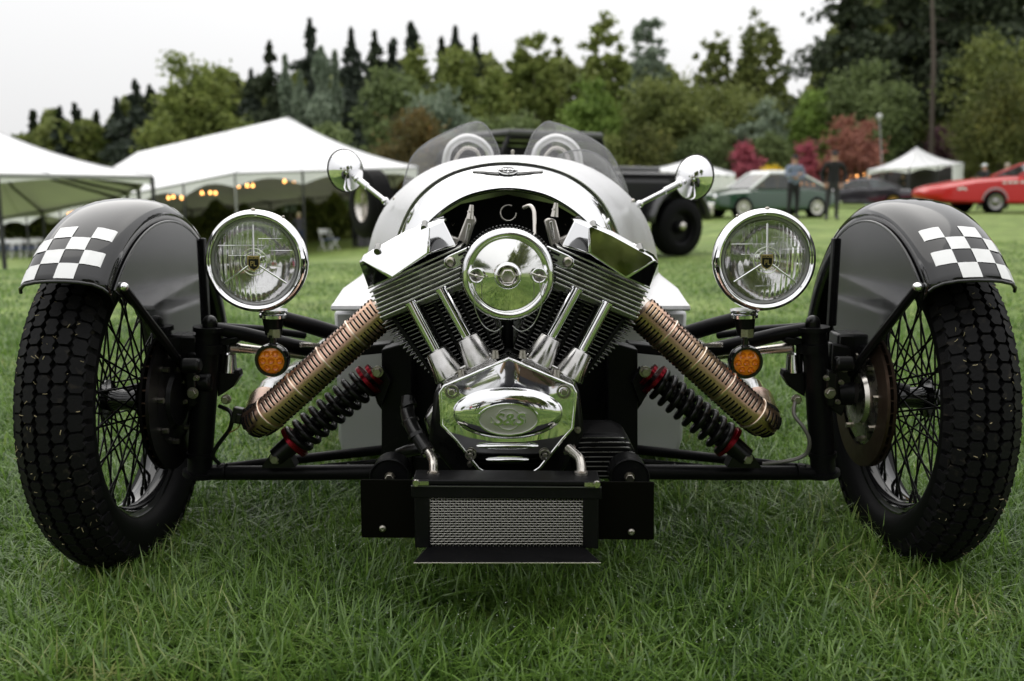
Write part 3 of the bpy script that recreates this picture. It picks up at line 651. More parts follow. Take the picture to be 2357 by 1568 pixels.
# ---- engine
case = MB().prism([(1000, 900), (1168, 815), (1335, 900), (1345, 1000), (1290, 1100), (1050, 1100), (985, 1020)], 1.675, .26).build('crankcase', mat('dark case', (.02, .02, .02), .35, .8, rnoise=(30, .25, .5)), car, 40, .008)
cs = MB(); cs.prism([(975, 965), (1000, 930), (1020, 950), (1022, 1010), (1000, 1015), (985, 1000)], 1.69, .07).prism([(1012, 880), (1022, 895), (1020, 945), (1006, 935)], 1.68, .06)
cs.build('case_lug', alu, case, 40, .005)
cvp = [(1171, 826), (1317, 889), (1325, 903), (1318, 985), (1294, 1011), (1243, 1076), (1222, 1090), (1120, 1090), (1100, 1077), (1052, 1014), (1017, 978), (1013, 903), (1023, 889)]
cvq = [P(p.x, p.y, 1.605) for i in range(len(cvp)) for p in [Vector((*cvp[i], 0)).lerp(Vector((*cvp[(i+1) % len(cvp)], 0)), t/4) for t in range(4)]]
cvc = P(1169, 945, 1.605); cb = MB(); rows = [[Vector((v.x, 1.68, v.z)) for v in cvq], [Vector((v.x, 1.609, v.z)) for v in cvq]]
for t, h in [(.985, -.004)] + [(1-.045-k*.0955, 0) for k in range(10)]:
    rows.append([Vector((cvc.x + (v.x-cvc.x)*t, 1.605 + (0 if h else 0) - .0105*(1-t*t)*(1-.5*max(0, (cvc.z-v.z)/.12)), cvc.z + (v.z-cvc.z)*t)) for v in cvq])
rows[-1] = [sum(rows[-1], Vector())/len(cvq)]*len(cvq) if False else rows[-1]
cb.loft(rows, closed=True); cb.f.append(tuple(range((len(rows)-1)*len(cvq), len(rows)*len(cvq))))
cover = cb.build('engine_cover', chrome, car, 40)
MB().tube([P(x, y, 1.607) for x, y in cvp], .0035, 8, closed=True).build('cover_rim', chrome, cover, 60)
def ell(px, py, rx, ry, Y_, prof, n=72):   # raised ellipse: prof list of (fraction, forward offset)
    c = P(px, py, Y_); k = mpx(Y_, c.z); b = MB(); rows = []
    for fr_, h in prof: rows.append([c + Vector((rx*k*fr_*cos(2*pi*i/n), -h, ry*k*fr_*sin(2*pi*i/n))) for i in range(n)])
    b.loft(rows, closed=True); return b
ell(1169, 950, 128, 62, 1.602, [(1.0, -.002), (.99, .003), (.94, .009), (.8, .0145), (.6, .0175), (.5, .0185), (0.001, .0195)]).build('cover_bulge', chrome, cover, 80)
ell(1170, 958, 72, 38, 1.605, [(1.0, .014), (.98, .0265), (.92, .0265), (.89, .0235)]).build('badge_rim', chrome, cover, 60)
ell(1170, 958, 65, 34, 1.605, [(1.0, .0235), (0.001, .0243)]).build('badge_plate', mat('sandblasted plate', (.42, .42, .38), .38, 1, bump=(900, .9, .001)), cover, 60)
bp = P(1170, 958, 1.605)
text('S&S', .030, chrome, cover, bp + Vector((0, -.0255, -.0005)), ext=.0016, sx=1.15, shear=.25, off=.0006)
rg = MB(); k_ = mpx(1.605)
for a0, a1 in ((25, 155), (205, 335)): rg.tube([bp + Vector((28*k_*cos(R_(a)), -.0165, 25*k_*sin(R_(a)))) + Vector((0, -.0085, 0)) for a in range(a0, a1+1, 10)], .0012, 6)
bp = bp + Vector((0, -.0085, 0))
for s in (-1, 1): rg.tube([bp + Vector((s*30*k_, -.0165, .005*s)), bp + Vector((s*40*k_, -.0165, .005)), bp + Vector((s*39*k_, -.0165, -.006)), bp + Vector((s*33*k_, -.0165, -.006))], .0012, 6)
rg.build('badge_swirl', chrome, cover, 60)
for (y, rx, ry) in ((1027, 72, 7), (1058, 50, 5)): ell(1168, y, rx, ry, 1.5975 if y < 1040 else 1.601, [(1, -.001), (.95, .003), (.6, .005), (0.001, .0055)]).build('cover_rib', chrome, cover, 80)
for (x, y, r) in ((1040, 902, .0115), (1298, 902, .0115), (1083, 1047, .009), (1254, 1047, .009)):
    MB().rev([(0, r*1.15), (-.003, r*1.1), (-.003, r*.85), (.0, r*.8)], P(x, y, 1.600), 'Y', 24).rev([(0, .0), (-.006, .0), (-.006, r*.42), (-.005, r*.5), (0, r*.5)], P(x, y, 1.600), 'Y', 20).rev([(-.0064, .0), (-.0064, r*.2)], P(x, y, 1.600), 'Y', 6).build('cover_screw', zinc, cover, 40)
for s in (-1, 1):
    m = lambda x: mx_(s, x) - (0 if s < 0 else 3)
    hd = MB().prism([(m(856), 668), (m(1058), 577), (m(1098), 655), (m(880), 742)], 1.70, .14).build('cylinder_head', fin_dark, car, 30, .004)
    for i in range(8):
        l = (846+3.9*i, 664+9.8*i); r = (1060+4.8*i, 569+9.8*i); th = 2.3
        MB().prism([(m(l[0]), l[1]-th), (m(r[0]), r[1]-th), (m(r[0]+1), r[1]+th), (m(l[0]+1), l[1]+th)], 1.668, .17).build('fin', fin_m, hd, 30, .0012)
    by = MB().prism([(m(900), 740), (m(1100), 655), (m(1160), 790), (m(1010), 872)], 1.76, .12).build('cylinder_barrel', black_satin, car, 30, .004)
    for i in range(17):
        t = i/16; l = (880 + 122*t**1.15, 748 + 126*t); r = (1104 + 56*t, 652+150*t); th = 1.9
        n0 = Vector((l[0], l[1], 0)); n1_ = Vector((r[0], r[1], 0))
        MB().prism([(m(l[0]), l[1]-th), (m(r[0]), r[1]-th), (m(r[0]), r[1]+th), (m(l[0]), l[1]+th)], 1.705, .15).build('fin', fin_dark, by, 30, .001)
    # black mask ribs between the fins (machined edge stays bright in the gaps)
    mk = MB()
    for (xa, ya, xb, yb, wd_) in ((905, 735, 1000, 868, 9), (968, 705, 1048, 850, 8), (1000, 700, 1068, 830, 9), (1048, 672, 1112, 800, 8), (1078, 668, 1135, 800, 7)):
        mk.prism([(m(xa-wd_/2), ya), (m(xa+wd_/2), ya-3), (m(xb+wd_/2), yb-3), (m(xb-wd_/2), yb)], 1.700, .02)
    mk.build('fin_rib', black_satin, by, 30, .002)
    # rocker box
    O = [(826, 604), (838, 586), (934, 532), (996, 510), (1020, 507), (1050, 566), (848, 664)]
    Fp = [(834, 600), (843, 592), (934, 539), (985, 520), (987, 522), (986, 584), (903, 641)]
    ov = [P(m(x), y, 1.675) for x, y in O]; fv = [P(m(x), y, 1.645 + (.019*(1 if s < 0 else .52) if i_ in (1, 2, 3) else .004 if i_ in (0,) else 0)) for i_, (x, y) in enumerate(Fp)]; bv = [Vector((v.x, v.y+.15, v.z)) for v in ov]; n = 7
    rb = MB().add(fv + ov + bv, [tuple(range(n))] + [(i, (i+1) % n, (i+1) % n+n, i+n) for i in range(n)] + [(i+n, (i+1) % n+n, (i+1) % n+2*n, i+2*n) for i in range(n)] + [tuple(range(3*n-1, 2*n-1, -1))])
    ro = rb.build('rocker_box', chrome, car, 20, .003, seg=3)
    for (x, y) in ((868, 574), (976, 521)):
        c_ = P(m(x), y+9, 1.660); MB().tube([c_ + Vector((0, -.004, .003)), c_ + Vector((0, .02, .012))], .0058, 14).build('rocker_bolt', fin_dark, ro, 40)
    # push rod tubes
    for (xa, ya, xb, yb) in ((945, 696, 1008, 815), (1014, 664, 1080, 785)):
        a = P(m(xa), ya, 1.675); b = P(m(xb), yb, 1.665); MB().cyl(a, b, .0108, n=28).tube([a, a.lerp(b, .03)], .0135, 24).build('pushrod_tube', chrome, car, 60)
    tb = MB()
    for (xa, ya, xb, yb) in ((1003, 806, 1038, 868), (1074, 775, 1106, 838)):
        a = P(m(xa), ya, 1.662); b = P(m(xb), yb, 1.655); tb.tube([a, a.lerp(b, .06), b], [.018, .021, .031], 32)
    tb.prism([(m(1012), 868), (m(1128), 812), (m(1150), 838), (m(1022), 895)], 1.64, .06)
    to = tb.build('tappet_block', alu, car, 45, .003)
    for (x, y) in ((1062, 862), (1140, 818)): 
        MB().rev([(0, 0), (-.008, 0), (-.008, .006), (0, .007)], P(m(x), y, 1.635), 'Y', 14).tube([P(m(x), y-12, 1.63), P(m(x), y+6, 1.63)], [.0055, .008], 10).build('tappet_bolt', zinc, to, 40)
    # slotted bracket to the filter
    bk = MB().prism([(m(1022), 596), (m(1034), 588), (m(1085), 565), (m(1100), 590), (m(1048), 618), (m(1030), 619), (m(1021), 610)], 1.635, .006).build('filter_bracket', chrome_dusty, car, 30, .0015)
    MB().rev([(0, .0), (-.006, .0), (-.007, .006), (-.004, .0095), (0, .010)], P(m(1036), 604, 1.634), 'Y', 20).build('bracket_bolt', zinc, bk, 50)
    for (x0, y0) in ((1055, 588), (1060, 601)):
        MB().tube([P(m(x0), y0, 1.633), P(m(x0+28), y0-13, 1.633)], .0022, 8).build('bracket_slot', black_dull, bk, 50)
# filter
fcn = P(1169, 632, 1.575)
MB().rev([(.0, .060), (-.008, .0625), (-.0125, .067), (-.0135, .072), (-.010, .077), (-.004, .0795), (.006, .0795), (.014, .078)], fcn, 'Y', 96).build('air_filter', chrome, car, 60)
af = [o for o in car.children if o.name.startswith('air_filter')][0]
MB().rev([(-.006, .0640), (-.0075, .060), (-.0225, .026), (-.023, .023), (-.0235, .0225)], fcn, 'Y', 96).build('filter_cone', mat('brushed cone', (.8, .8, .78), .09, 1, rnoise=(40, .05, .16)), af, 35)
MB().rev([(-.02, .0235), (-.028, .0225), (-.030, .019), (-.026, .0165), (-.022, .016)], fcn, 'Y', 64).build('centre_ring', chrome, af, 60)
MB().rev([(-.0225, .0165), (-.0275, .012), (-.0285, .010), (-.027, .0)], fcn, 'Y', 6).build('centre_nut', steel, af, 30)
ft = MB().rev([(.012, .073), (.014, .079), (.045, .080), (.047, .06)], fcn, 'Y', 64)
for k in range(80):
    a = 2*pi*k/80; ft.box(fcn + Vector((.0815*cos(a), .028, .0815*sin(a))), (.006, .026, .0026), Matrix.Rotation(-a, 3, 'Y'))
ft.build('filter_element', black_plastic, af, 30)
for sx_ in (-1, 1):
    c_ = fcn + Vector((sx_*.0535, -.018, .0)); b = MB().rev([(.012, .0125), (-.002, .0135), (-.004, .012), (-.002, .0105), (.0, .0)], c_, 'Y', 28)
    b.build('wing_clip', chrome, af, 50)
    MB().tube([c_ + Vector((-.012*1, -.008, .004)), c_ + Vector((0, -.011, 0)), c_ + Vector((.013, -.008, -.003))], .0016, 8).ball(c_ + Vector((0, -.010, 0)), .0035, 8).build('clip_pin', steel, af, 60)
    MB().tube(resample([c_ + Vector((0, -.008, -.01)), c_ + Vector((sx_*.004, -.006, -.05)), c_ + Vector((-sx_*.01, .002, -.085)), c_ + Vector((-sx_*.03, .01, -.098)), c_ + Vector((-sx_*.045, .02, -.09))], 30), .0009, 6).build('lanyard', rust_clip, af, 60)
# parts in the mouth
for (x, y, sx_) in ((1078, 520, -1), (1272, 515, 1)):
    b = MB().prism([(1053, 552), (1072, 502), (1080, 494), (1092, 498), (1097, 510), (1090, 522), (1076, 566)] if sx_ < 0 else [(1252, 508), (1262, 502), (1279, 506), (1293, 560), (1268, 568)], 1.80, .03)
    th_ = b.build('coil_bracket', mat('dull aluminium', (.42, .4, .37), .35, 1), car, 30, .003)
    MB().prism([(x-9, y+34), (x-1, y-6), (x+6, y-4), (x-1, y+38)] if sx_ < 0 else [(x-8, y-4), (x-1, y-6), (x+6, y+36), (x-1, y+40)], 1.792, .008).build('coil_clip', alu, th_, 40, .001); MB().tube([P(x+4, y-16, 1.80), P(x+8, y-48, 1.80)], [.008, .004], 12).tube([P(x+4, y-30, 1.80), P(x+5, y-34, 1.80)], .006, 10).build('adjuster_screw', steel, th_, 40)
MB().tube(resample([P(1206, 478, 1.86), P(1220, 474, 1.84), P(1228, 484, 1.83), P(1230, 500, 1.82), P(1231, 545, 1.8)], 20), .0042, 10).build('breather_pipe', steel, car, 60)
MB().tube([P(1170+18*cos(a), 490+18*sin(a), 1.95) for a in np.linspace(0, 5.2, 20)], .002, 6).build('clamp', steel, car, 60)
MB().prism([(1120, 555), (1140, 540), (1185, 540), (1195, 552), (1190, 565), (1125, 568)], 1.72, .06).build('throttle_body', mat('dark cast', (.09, .09, .08), .4, .8), car, 40, .006)
MB().prism([(1010, 545), (1020, 505), (1040, 540), (1060, 575), (1040, 585)], 1.78, .1).prism([(1332, 545), (1322, 505), (1302, 540), (1282, 575), (1302, 585)], 1.78, .1).build('head_cover', black_satin, car, 40, .006)
MB().tube([P(1168, 735, 1.77), P(1168, 830, 1.77)], .012, 12).build('oil_pipe', black_satin, car, 60)
# hoses to the cooler
hs_ = MB().tube(resample([P(940, 915, 1.72), P(938, 950, 1.70), P(950, 985, 1.66), P(972, 1020, 1.62), P(985, 1040, 1.60)], 30), .0135, 16)
for (x, y, Y_) in ((939, 930, 1.71), (944, 968, 1.68), (958, 1000, 1.64)): hs_.tube([P(x, y, Y_), P(x+3, y+8, Y_-.004)], .0165, 16)
hs_.build('oil_hose', black_plastic, car, 60)
MB().tube(resample([P(920, 1045, 1.75), P(950, 1035, 1.72), P(1000, 1030, 1.70), P(1040, 1020, 1.7)], 20), .012, 14).build('oil_hose', black_plastic, car, 60)
for s in (-1, 1):
    pts = [(984, 1038), (992, 1050), (997, 1062), (998, 1078), (998, 1092)] if s < 0 else [(1308, 1032), (1322, 1044), (1334, 1056), (1338, 1075), (1338, 1092)]
    MB().tube(resample([P(x, y, 1.60-.06*i/4) for i, (x, y) in enumerate(pts)], 20), .0085, 16).tube([P(pts[0][0], pts[0][1], 1.6), P(pts[0][0]+4, pts[0][1]+6, 1.6)], .0125, 18).tube([P(pts[-1][0], 1086, 1.54), P(pts[-1][0], 1091, 1.54)], .0115, 18).build('hose_elbow', steel, car, 60)
    MB().tube([P(pts[-1][0], 1091, 1.54), P(pts[-1][0], 1116, 1.54)], .014, 6).build('hose_union', black_plastic, car, 30)
# alternator
al_p = [(1320, 1010), (1335, 1000), (1420, 1000), (1445, 1012), (1462, 1040), (1465, 1105), (1320, 1105)]
an = MB().prism(al_p, 1.70, .12).build('alternator', black_satin, car, 30, .008)
for i in range(9):
    y = 1008 + i*11; x1 = 1440 if i == 0 else (1452 if i < 3 else 1460); MB().tube(resample([P(1328, y+3, 1.693), P(1345, y, 1.690), P(x1-12, y, 1.690), P(x1, y+4, 1.695)], 12), .0014, 6).build('fin', fin_dark, an, 50)
MB().hexbolt(P(1440, 1052, 1.69), .005, .006).build('mount_bolt', zinc, an, 20)
tp = MB()
for (x, y) in ((1060, 1022), (1082, 1068), (1048, 1000), (1312, 970), (1306, 940), (1330, 990)): MB().hexbolt(P(x, y, 1.67), .005, .01).build('bolt', zinc, case, 20)

# ---- oil cooler with woven mesh
rad = MB().prism([(829, 1104), (1506, 1110), (1505, 1243), (832, 1238)], 1.56, .004).build('cooler_shroud', mat('black panel', (.003, .003, .002), .5, spec=.03), car, 20, .001)
bx = MB(); bx.prism([(946, 1119), (1384, 1122), (1386, 1150), (946, 1146)], 1.505, .05); bx.prism([(953, 1119), (988, 1119), (990, 1262), (955, 1262)], 1.507, .05); bx.prism([(1342, 1122), (1378, 1122), (1378, 1264), (1342, 1262)], 1.507, .05)
bx.build('cooler_frame', black_satin, rad, 30, .002)
MB().prism([(946, 1116), (1384, 1119), (1382, 1108), (950, 1105)], 1.50, .06).build('cooler_top', black_satin, rad, 30, .002)
tray = MB(); a = P(988, 1257, 1.515); b = P(1342, 1259, 1.515); c = P(1382, 1296, 1.455); d = P(952, 1296, 1.455)
tray.add([a, b, c, d], [(0, 1, 2, 3)]); tray.build('cooler_lip', black_satin, rad, 0, solid=.003)
MB().tube([d, c], .0014, 6).tube([a, d], .0014, 6).tube([b, c], .0014, 6).build('lip_edge', steel, rad, 60)
MB().tube([P(946, 1119, 1.503), P(1384, 1122, 1.503)], .0012, 6).build('frame_edge', mat('worn edge', (.18, .18, .18), .35, .5), rad, 60)
MB().prism([(988, 1136), (1342, 1140), (1342, 1260), (988, 1258)], 1.53, .02).build('cooler_core', black_dull, rad, 0)
wm = MB(); Ym = 1.512; NXw, NYw = 54, 20
for i in range(NXw):
    x = 990 + 350*i/(NXw-1); pts = []
    for j in range(NYw*2+1): pts.append(P(x, 1139 + 119*j/(NYw*2), Ym) + Vector((0, .0011*(1 if (i + (j//2)) % 2 else -1)*(1 if j % 2 else 0), 0)))
    wm.tube(pts, .00048, 3, caps=False)
for j in range(NYw):
    y = 1141 + 115*(j+.25)/NYw; pts = []
    for i in range(NXw+1): pts.append(P(988 + 354*i/NXw, y, Ym) + Vector((0, .0011*(1 if (i+j) % 2 else -1), 0)))
    wm.tube(pts, .00052, 3, caps=False)
tag(wm.build('wire_mesh', mat('mesh wire', (.32, .31, .28), .3, 1), rad, 60), kind='stuff')
for (x, y, Y_) in ((881, 1216, 1.556), (1453, 1224, 1.556)): MB().rev([(0, 0), (-.004, 0), (-.005, .003), (-.003, .006), (0, .0065)], P(x, y, Y_), 'Y', 18).build('panel_screw', zinc, rad, 40)
for (x, y) in ((958, 1112), (1374, 1115)): MB().rev([(0, 0), (-.003, 0), (-.003, .0055), (0, .0065)], P(x, y, 1.497), 'Y', 18).box(P(x+14*(1 if x < 1100 else -1), y, 1.5), (.022, .004, .007)).build('corner_clip', steel, rad, 40)

# ---- badge on the nose
hp, hn = mesh_hit(nose, 1169, 398)
if hp is None: hp, hn = P(1169, 398, 2.0), Vector((0, -.7, .7))
zax = hn.normalized(); xax = Vector((1, 0, 0)); yax = zax.cross(xax).normalized(); xax = yax.cross(zax).normalized()
BM = Matrix((xax, yax, zax)).transposed()
def bpt(x, y, z=0): return hp + xax*x + yax*y + zax*z
k_ = mpx(2.0, .8); bdm = MB()
ww_ = [(-20, -1), (-38, -2), (-60, 0), (-80, 2), (-81, -2), (-68, -4), (-52, -5), (-38, -8), (-20, -10)]
for s in (-1, 1):
    top = []; 
    pts = [(s*x, y) for x, y in ww_]; vs = []
    for x, y in pts:
        q0, n0 = mesh_hit(nose, 1169 + x, 398 - y*.75)
        if q0 is None: q0, n0 = bpt(x*k_, y*k_*1.3), zax
        vs.append(q0 + zax*.004)
    n = len(vs); bdm.add(vs + [v - zax*.004 for v in vs], [tuple(range(n))] + [(i, (i+1) % n, (i+1) % n+n, i+n) for i in range(n)])
wing = bdm.build('badge_wings', mat('dark nickel', (.08, .08, .08), .3, .9), nose, 20)
cd = MB(); N_ = 36
cd.add([bpt(22*k_*cos(2*pi*i/N_), 24*k_*sin(2*pi*i/N_), .005) for i in range(N_)] + [bpt(22*k_*cos(2*pi*i/N_), 24*k_*sin(2*pi*i/N_), -.002) for i in range(N_)], [tuple(range(N_))] + [(i, (i+1) % N_, (i+1) % N_+N_, i+N_) for i in range(N_)])
cd.build('badge_disc', black_plastic, nose, 20)
MB().tube([bpt(22*k_*cos(2*pi*i/N_), 24*k_*sin(2*pi*i/N_), .005) for i in range(N_)], .0012, 6, closed=True).tube([bpt(12*k_*cos(2*pi*i/N_), 13*k_*sin(2*pi*i/N_), .006) for i in range(N_)], .0007, 5, closed=True).build('badge_ring', chrome, nose, 60)
text('MORGAN', .0125, chrome, nose, bpt(0, .001, .0070), rot=BM, ext=.0008, off=.0002)
text('3', .011, chrome, nose, bpt(0, -.0135, .0070), rot=BM, ext=.0008)

# ---- screens, hoops, mirrors
scr = {-1: [(918, 436), (928, 395), (943, 358), (983, 325), (1049, 295), (1089, 282), (1112, 285), (1132, 311), (1149, 360), (1100, 366), (1040, 376), (980, 400), (945, 420)],
       1: [(1206, 360), (1217, 333), (1228, 308), (1251, 285), (1271, 282), (1331, 302), (1397, 338), (1423, 368), (1440, 400), (1456, 445), (1420, 425), (1380, 400), (1320, 374), (1260, 364)]}
def screen(pts, Y_, bow, name='wind_screen'):
    q = [P(p.x, p.y, Y_) for p in resample(pts + [pts[0]], 60)[:-1]]
    c = sum((v for v in q), Vector())/len(q); rows = []
    for k in range(9):
        t = 1 - k/8*.999; rows.append([Vector((c.x + (v.x-c.x)*t, Y_ - bow*(1-t*t) + .9*max(0, abs(c.x + (v.x-c.x)*t) - .16)**1.5*1.3, c.z + (v.z-c.z)*t)) for v in q])
    o = MB().loft(rows, closed=True).build(name, perspex, car, 60)
    MB().tube(rows[0], .0022, 6, closed=True).build('screen_edge', mat('screen edge', (.25, .25, .26), .2, .3), o, 60)
for s in (-1, 1): screen(scr[s], 2.95, .05)
screen([(1279, 366), (1300, 352), (1335, 345), (1372, 352), (1405, 372), (1425, 400), (1441, 428), (1452, 452), (1400, 420), (1340, 385)], 2.90, .03)
for s in (-1, 1):
    cx_ = 1077 if s < 0 else 1280; pts = [(cx_-52, 400), (cx_-50, 365), (cx_-38, 335), (cx_-5, 317), (cx_+28, 326), (cx_+48, 348), (cx_+54, 380)]
    MB().tube(resample([P(x, y, 3.35) for x, y in pts], 30), .014, 14).build('roll_hoop', mat('brushed hoop', (.7, .7, .7), .35, .9), car, 60)
    pts = [(cx_-32, 400), (cx_-30, 370), (cx_-8, 342), (cx_+20, 348), (cx_+32, 380)]
    MB().tube(resample([P(x, y, 3.3) for x, y in pts], 24), .006, 10).build('hoop_stay', steel, car, 60)
    mc = P(797 if s < 0 else 1597, 393 if s < 0 else 409, 2.62); rr2 = .056 if s < 0 else .060
    pr = [(-.052, 0), (-.050, .25), (-.040, .55), (-.022, .84), (0, .98), (.012, 1.0), (.016, .96)]
    mm = MB().rev([(h, r*rr2) for h, r in pr], (0, 0, 0), 'Y', 40)
    Mx = Matrix.Translation(mc) @ Matrix.Rotation(s*-.35, 4, 'Z') @ Matrix.Rotation(s*.2, 4, 'Y') @ Matrix.Diagonal((.88, 1, 1.05, 1)); mm.v = [tuple(Mx @ Vector(v)) for v in mm.v]
    mo = mm.build('mirror', chrome, car, 60)
    MB().tube([Mx @ Vector((rr2*1.01*cos(2*pi*i/36), .012, rr2*1.01*sin(2*pi*i/36))) for i in range(36)], .0022, 6, closed=True).build('mirror_dark_ring', black_plastic, mo, 60)  # black ring added in place of dark reflections along the chrome edge
    a0 = P(822 if s < 0 else 1562, 412 if s < 0 else 424, 2.58); a1 = P(887 if s < 0 else 1472, 463 if s < 0 else 470, 2.56)
    MB().tube([a0, a0.lerp(a1, .35), a0.lerp(a1, .36), a1], [.010, .010, .007, .007], 16).ball(a1, .011, 12).ball(a0, .012, 12).build('mirror_arm', chrome_dusty, mo, 50)
    MB().ball(P(908 if s < 0 else 1457, 458 if s < 0 else 462, 2.7), .006, 8).build('stud', steel, car, 60)
MB().tube([P(1180, 360, 2.85), P(1180, 350, 2.85)], [.006, .004], 10).ball(P(1180, 349, 2.85), .006, 8).build('scuttle_knob', zinc, car, 60)

# ================================================================== TREES
def leaf_quads(c, size, rng, flat=.0):
    n = len(c); a = rng.normal(size=(n, 3)); a[:, 2] *= (1-flat); a /= np.linalg.norm(a, axis=1)[:, None]
    b = rng.normal(size=(n, 3)); b -= a*(a*b).sum(1)[:, None]; b /= np.linalg.norm(b, axis=1)[:, None]
    s_ = (size*(.6+.8*rng.random(n)))[:, None]
    V = np.stack([c - a*s_*.5 - b*s_*.12, c - b*s_*.36 + a*s_*.05, c + a*s_*.55, c + b*s_*.36], 1).reshape(-1, 3)
    return V, np.arange(4*n).reshape(-1, 4)
def decid(W, Hc, n, rng, nb=60, open_=.0, top=1.0):
    u = rng.normal(size=(nb, 3)); u /= np.linalg.norm(u, axis=1)[:, None]; r = rng.random(nb)**.45
    c = u*r[:, None]*np.array([W*.40, W*.40, Hc*.42]); c[:, 0:2] *= (1 - .35*np.clip(c[:, 2:3]/(Hc*.5), 0, 1)*top)
    c[:, 0] += rng.normal(size=nb)*W*.03
    rb = W*(.10+.10*rng.random(nb))*(1-.5*open_)
    k = rng.integers(0, nb, n); v = rng.normal(size=(n, 3)); v /= np.linalg.norm(v, axis=1)[:, None]; v *= np.abs(rng.normal(.55, .38, n))[:, None]
    v[:, 2] *= .72; return c[k] + v*rb[k][:, None], c
def conif(W, Hc, n, rng):
    nb = int(Hc*7); t = rng.random(nb)**.75; ang = rng.random(nb)*2*pi; L = W*.5*(1-t)**.85*(.3+.9*rng.random(nb)**1.2)*(.8+.4*np.sin(t*31+rng.random()*6)) + .04
    k = rng.integers(0, nb, n); s_ = rng.random(n)**.7
    x = L[k]*s_*np.cos(ang[k]); y = L[k]*s_*np.sin(ang[k]); z = -Hc/2 + Hc*t[k] - L[k]*s_*s_*.45 + rng.normal(size=n)*.12
    w_ = L[k]*.16; return np.stack([x + rng.normal(size=n)*w_, y + rng.normal(size=n)*w_, z], 1), None
def poplar(W, Hc, n, rng):
    z = rng.random(n)*Hc - Hc/2; t = (z/Hc+.5); rad = W*.5*np.clip(np.sin(np.clip(t*.9+.1, 0, 1)*pi)**.6, .12, 1)*(.7+.3*np.sin(z*2.1+rng.random()*6))
    a = rng.random(n)*2*pi; r = rad*rng.random(n)**.5; return np.stack([r*np.cos(a), r*np.sin(a), z], 1), None
LM = {
 'fir': leaf_mat('fir needles', (0.024, 0.034, 0.025), (0.075, 0.095, 0.070), .6, .15, .5, spec=.2),
 'firb': leaf_mat('dark fir needles', (0.024, 0.036, 0.020), (0.080, 0.100, 0.055), .6, .15, .3, spec=.2),
 'olive': leaf_mat('olive leaves', (0.086, 0.120, 0.030), (0.273, 0.323, 0.086), .6, .3, .35, (.17, .17, .05), spec=.2),
 'green': leaf_mat('mid green leaves', (0.085, 0.116, 0.046), (0.232, 0.294, 0.116), .6, .3, .3, (.14, .18, .06), spec=.2),
 'bright': leaf_mat('bright green leaves', (0.094, 0.156, 0.031), (0.266, 0.375, 0.086), .6, .35, .3, spec=.2),
 'grey': leaf_mat('grey green leaves', (0.106, 0.148, 0.095), (0.338, 0.402, 0.297), .6, .3, .4, spec=.2),
 'rusty': leaf_mat('rusty leaves', (0.057, 0.052, 0.021), (0.155, 0.121, 0.040), .6, .3, .35, (.20, .11, .03), spec=.2),
 'red': leaf_mat('red leaves', (0.212, 0.046, 0.074), (0.550, 0.148, 0.191), .6, .3, .7, spec=.2),
 'redbrown': leaf_mat('red brown leaves', (0.191, 0.074, 0.063), (0.423, 0.191, 0.138), .6, .3, .6, spec=.2),
 'purple': leaf_mat('purple leaves', (0.085, 0.046, 0.063), (0.254, 0.138, 0.159), .6, .3, .5, spec=.2),
 'yellow': leaf_mat('yellow leaves', (0.423, 0.317, 0.021), (0.952, 0.698, 0.063), .6, .3, .8, spec=.2),
 'gold': leaf_mat('gold tinted leaves', (0.046, 0.063, 0.018), (0.167, 0.178, 0.052), .6, .3, .5, (.26, .22, .04), spec=.2),
 'dark': leaf_mat('dark olive leaves', (0.065, 0.092, 0.026), (0.243, 0.275, 0.081), .6, .25, .4, spec=.2)}
bark = mat('bark', (.10, .085, .07), .9, noise=(6, (.05, .04, .035), .4, .6)); bark_p = mat('pale bark', (.26, .23, .20), .9, noise=(6, (.14, .12, .1), .4, .6))
def tree(kind, x, top, w, d, lm, label, name='tree', n=5000, open_=0, base=None, leaf=.30, world=None, trunk=True, group=None, nb=60, bk=None, seed=None, low=.12):
    rng = np.random.default_rng(int(x*7+top*3+d) % 99991 if seed is None else seed)
    if world is None: p = P(x, top, d); Wm = w*d/F; px_, ztop = p.x, p.z
    else: px_, d, ztop, Wm = world
    gz = ground_z(px_, d) if base is None else base
    Ht = ztop - gz; Hc = Ht*(1-low); root = thing(name, label, 'shrub' if 'shrub' in name or 'bush' in name else 'tree', (px_, d, gz), 0, group)
    fn = {'d': decid, 'c': conif, 'p': poplar}[kind]
    if kind == 'd': n = int(n*1.25); c, bl = decid(Wm*1.12, Hc, n, rng, int(nb*1.3), open_)
    else: c, bl = fn(Wm, Hc, n, rng)
    hi = c[:, 2].max(); lo = c[:, 2].min(); c[:, 2] = (c[:, 2]-lo)/(hi-lo)*Hc
    if bl is not None: bl = bl.copy(); bl[:, 2] = (bl[:, 2]-lo)/(hi-lo)*Hc
    c += np.array([px_, d, gz + Ht - Hc]); V, Fq = leaf_quads(c, np.full(len(c), leaf*d/60*1.1 if world is None else leaf), rng)
    soup('crown', V, Fq, LM[lm], root)
    tr = MB(); r0 = max(.05, Ht*.016); B_ = Vector((px_, d, gz-.2)); T_ = Vector((px_, d, gz+Ht*(.97 if kind == 'c' else .8)))
    tr.tube([B_, B_.lerp(T_, .4) + Vector((r0*.5, 0, 0)), T_], [r0, r0*.7, r0*.15], 8)
    if bl is not None:
        for q_ in bl[:14 if open_ else 7]:
            e = Vector((px_+q_[0], d+q_[1], gz+Ht-Hc+q_[2])); s_ = B_.lerp(T_, max(.2, min(.9, (e.z-gz)/Ht*.6))); tr.tube([s_, s_.lerp(e, .5) + Vector((0, 0, .1)), e], [r0*.4, r0*.25, r0*.1], 5)
    tr.build('trunk', bk or bark, root, 60); return root
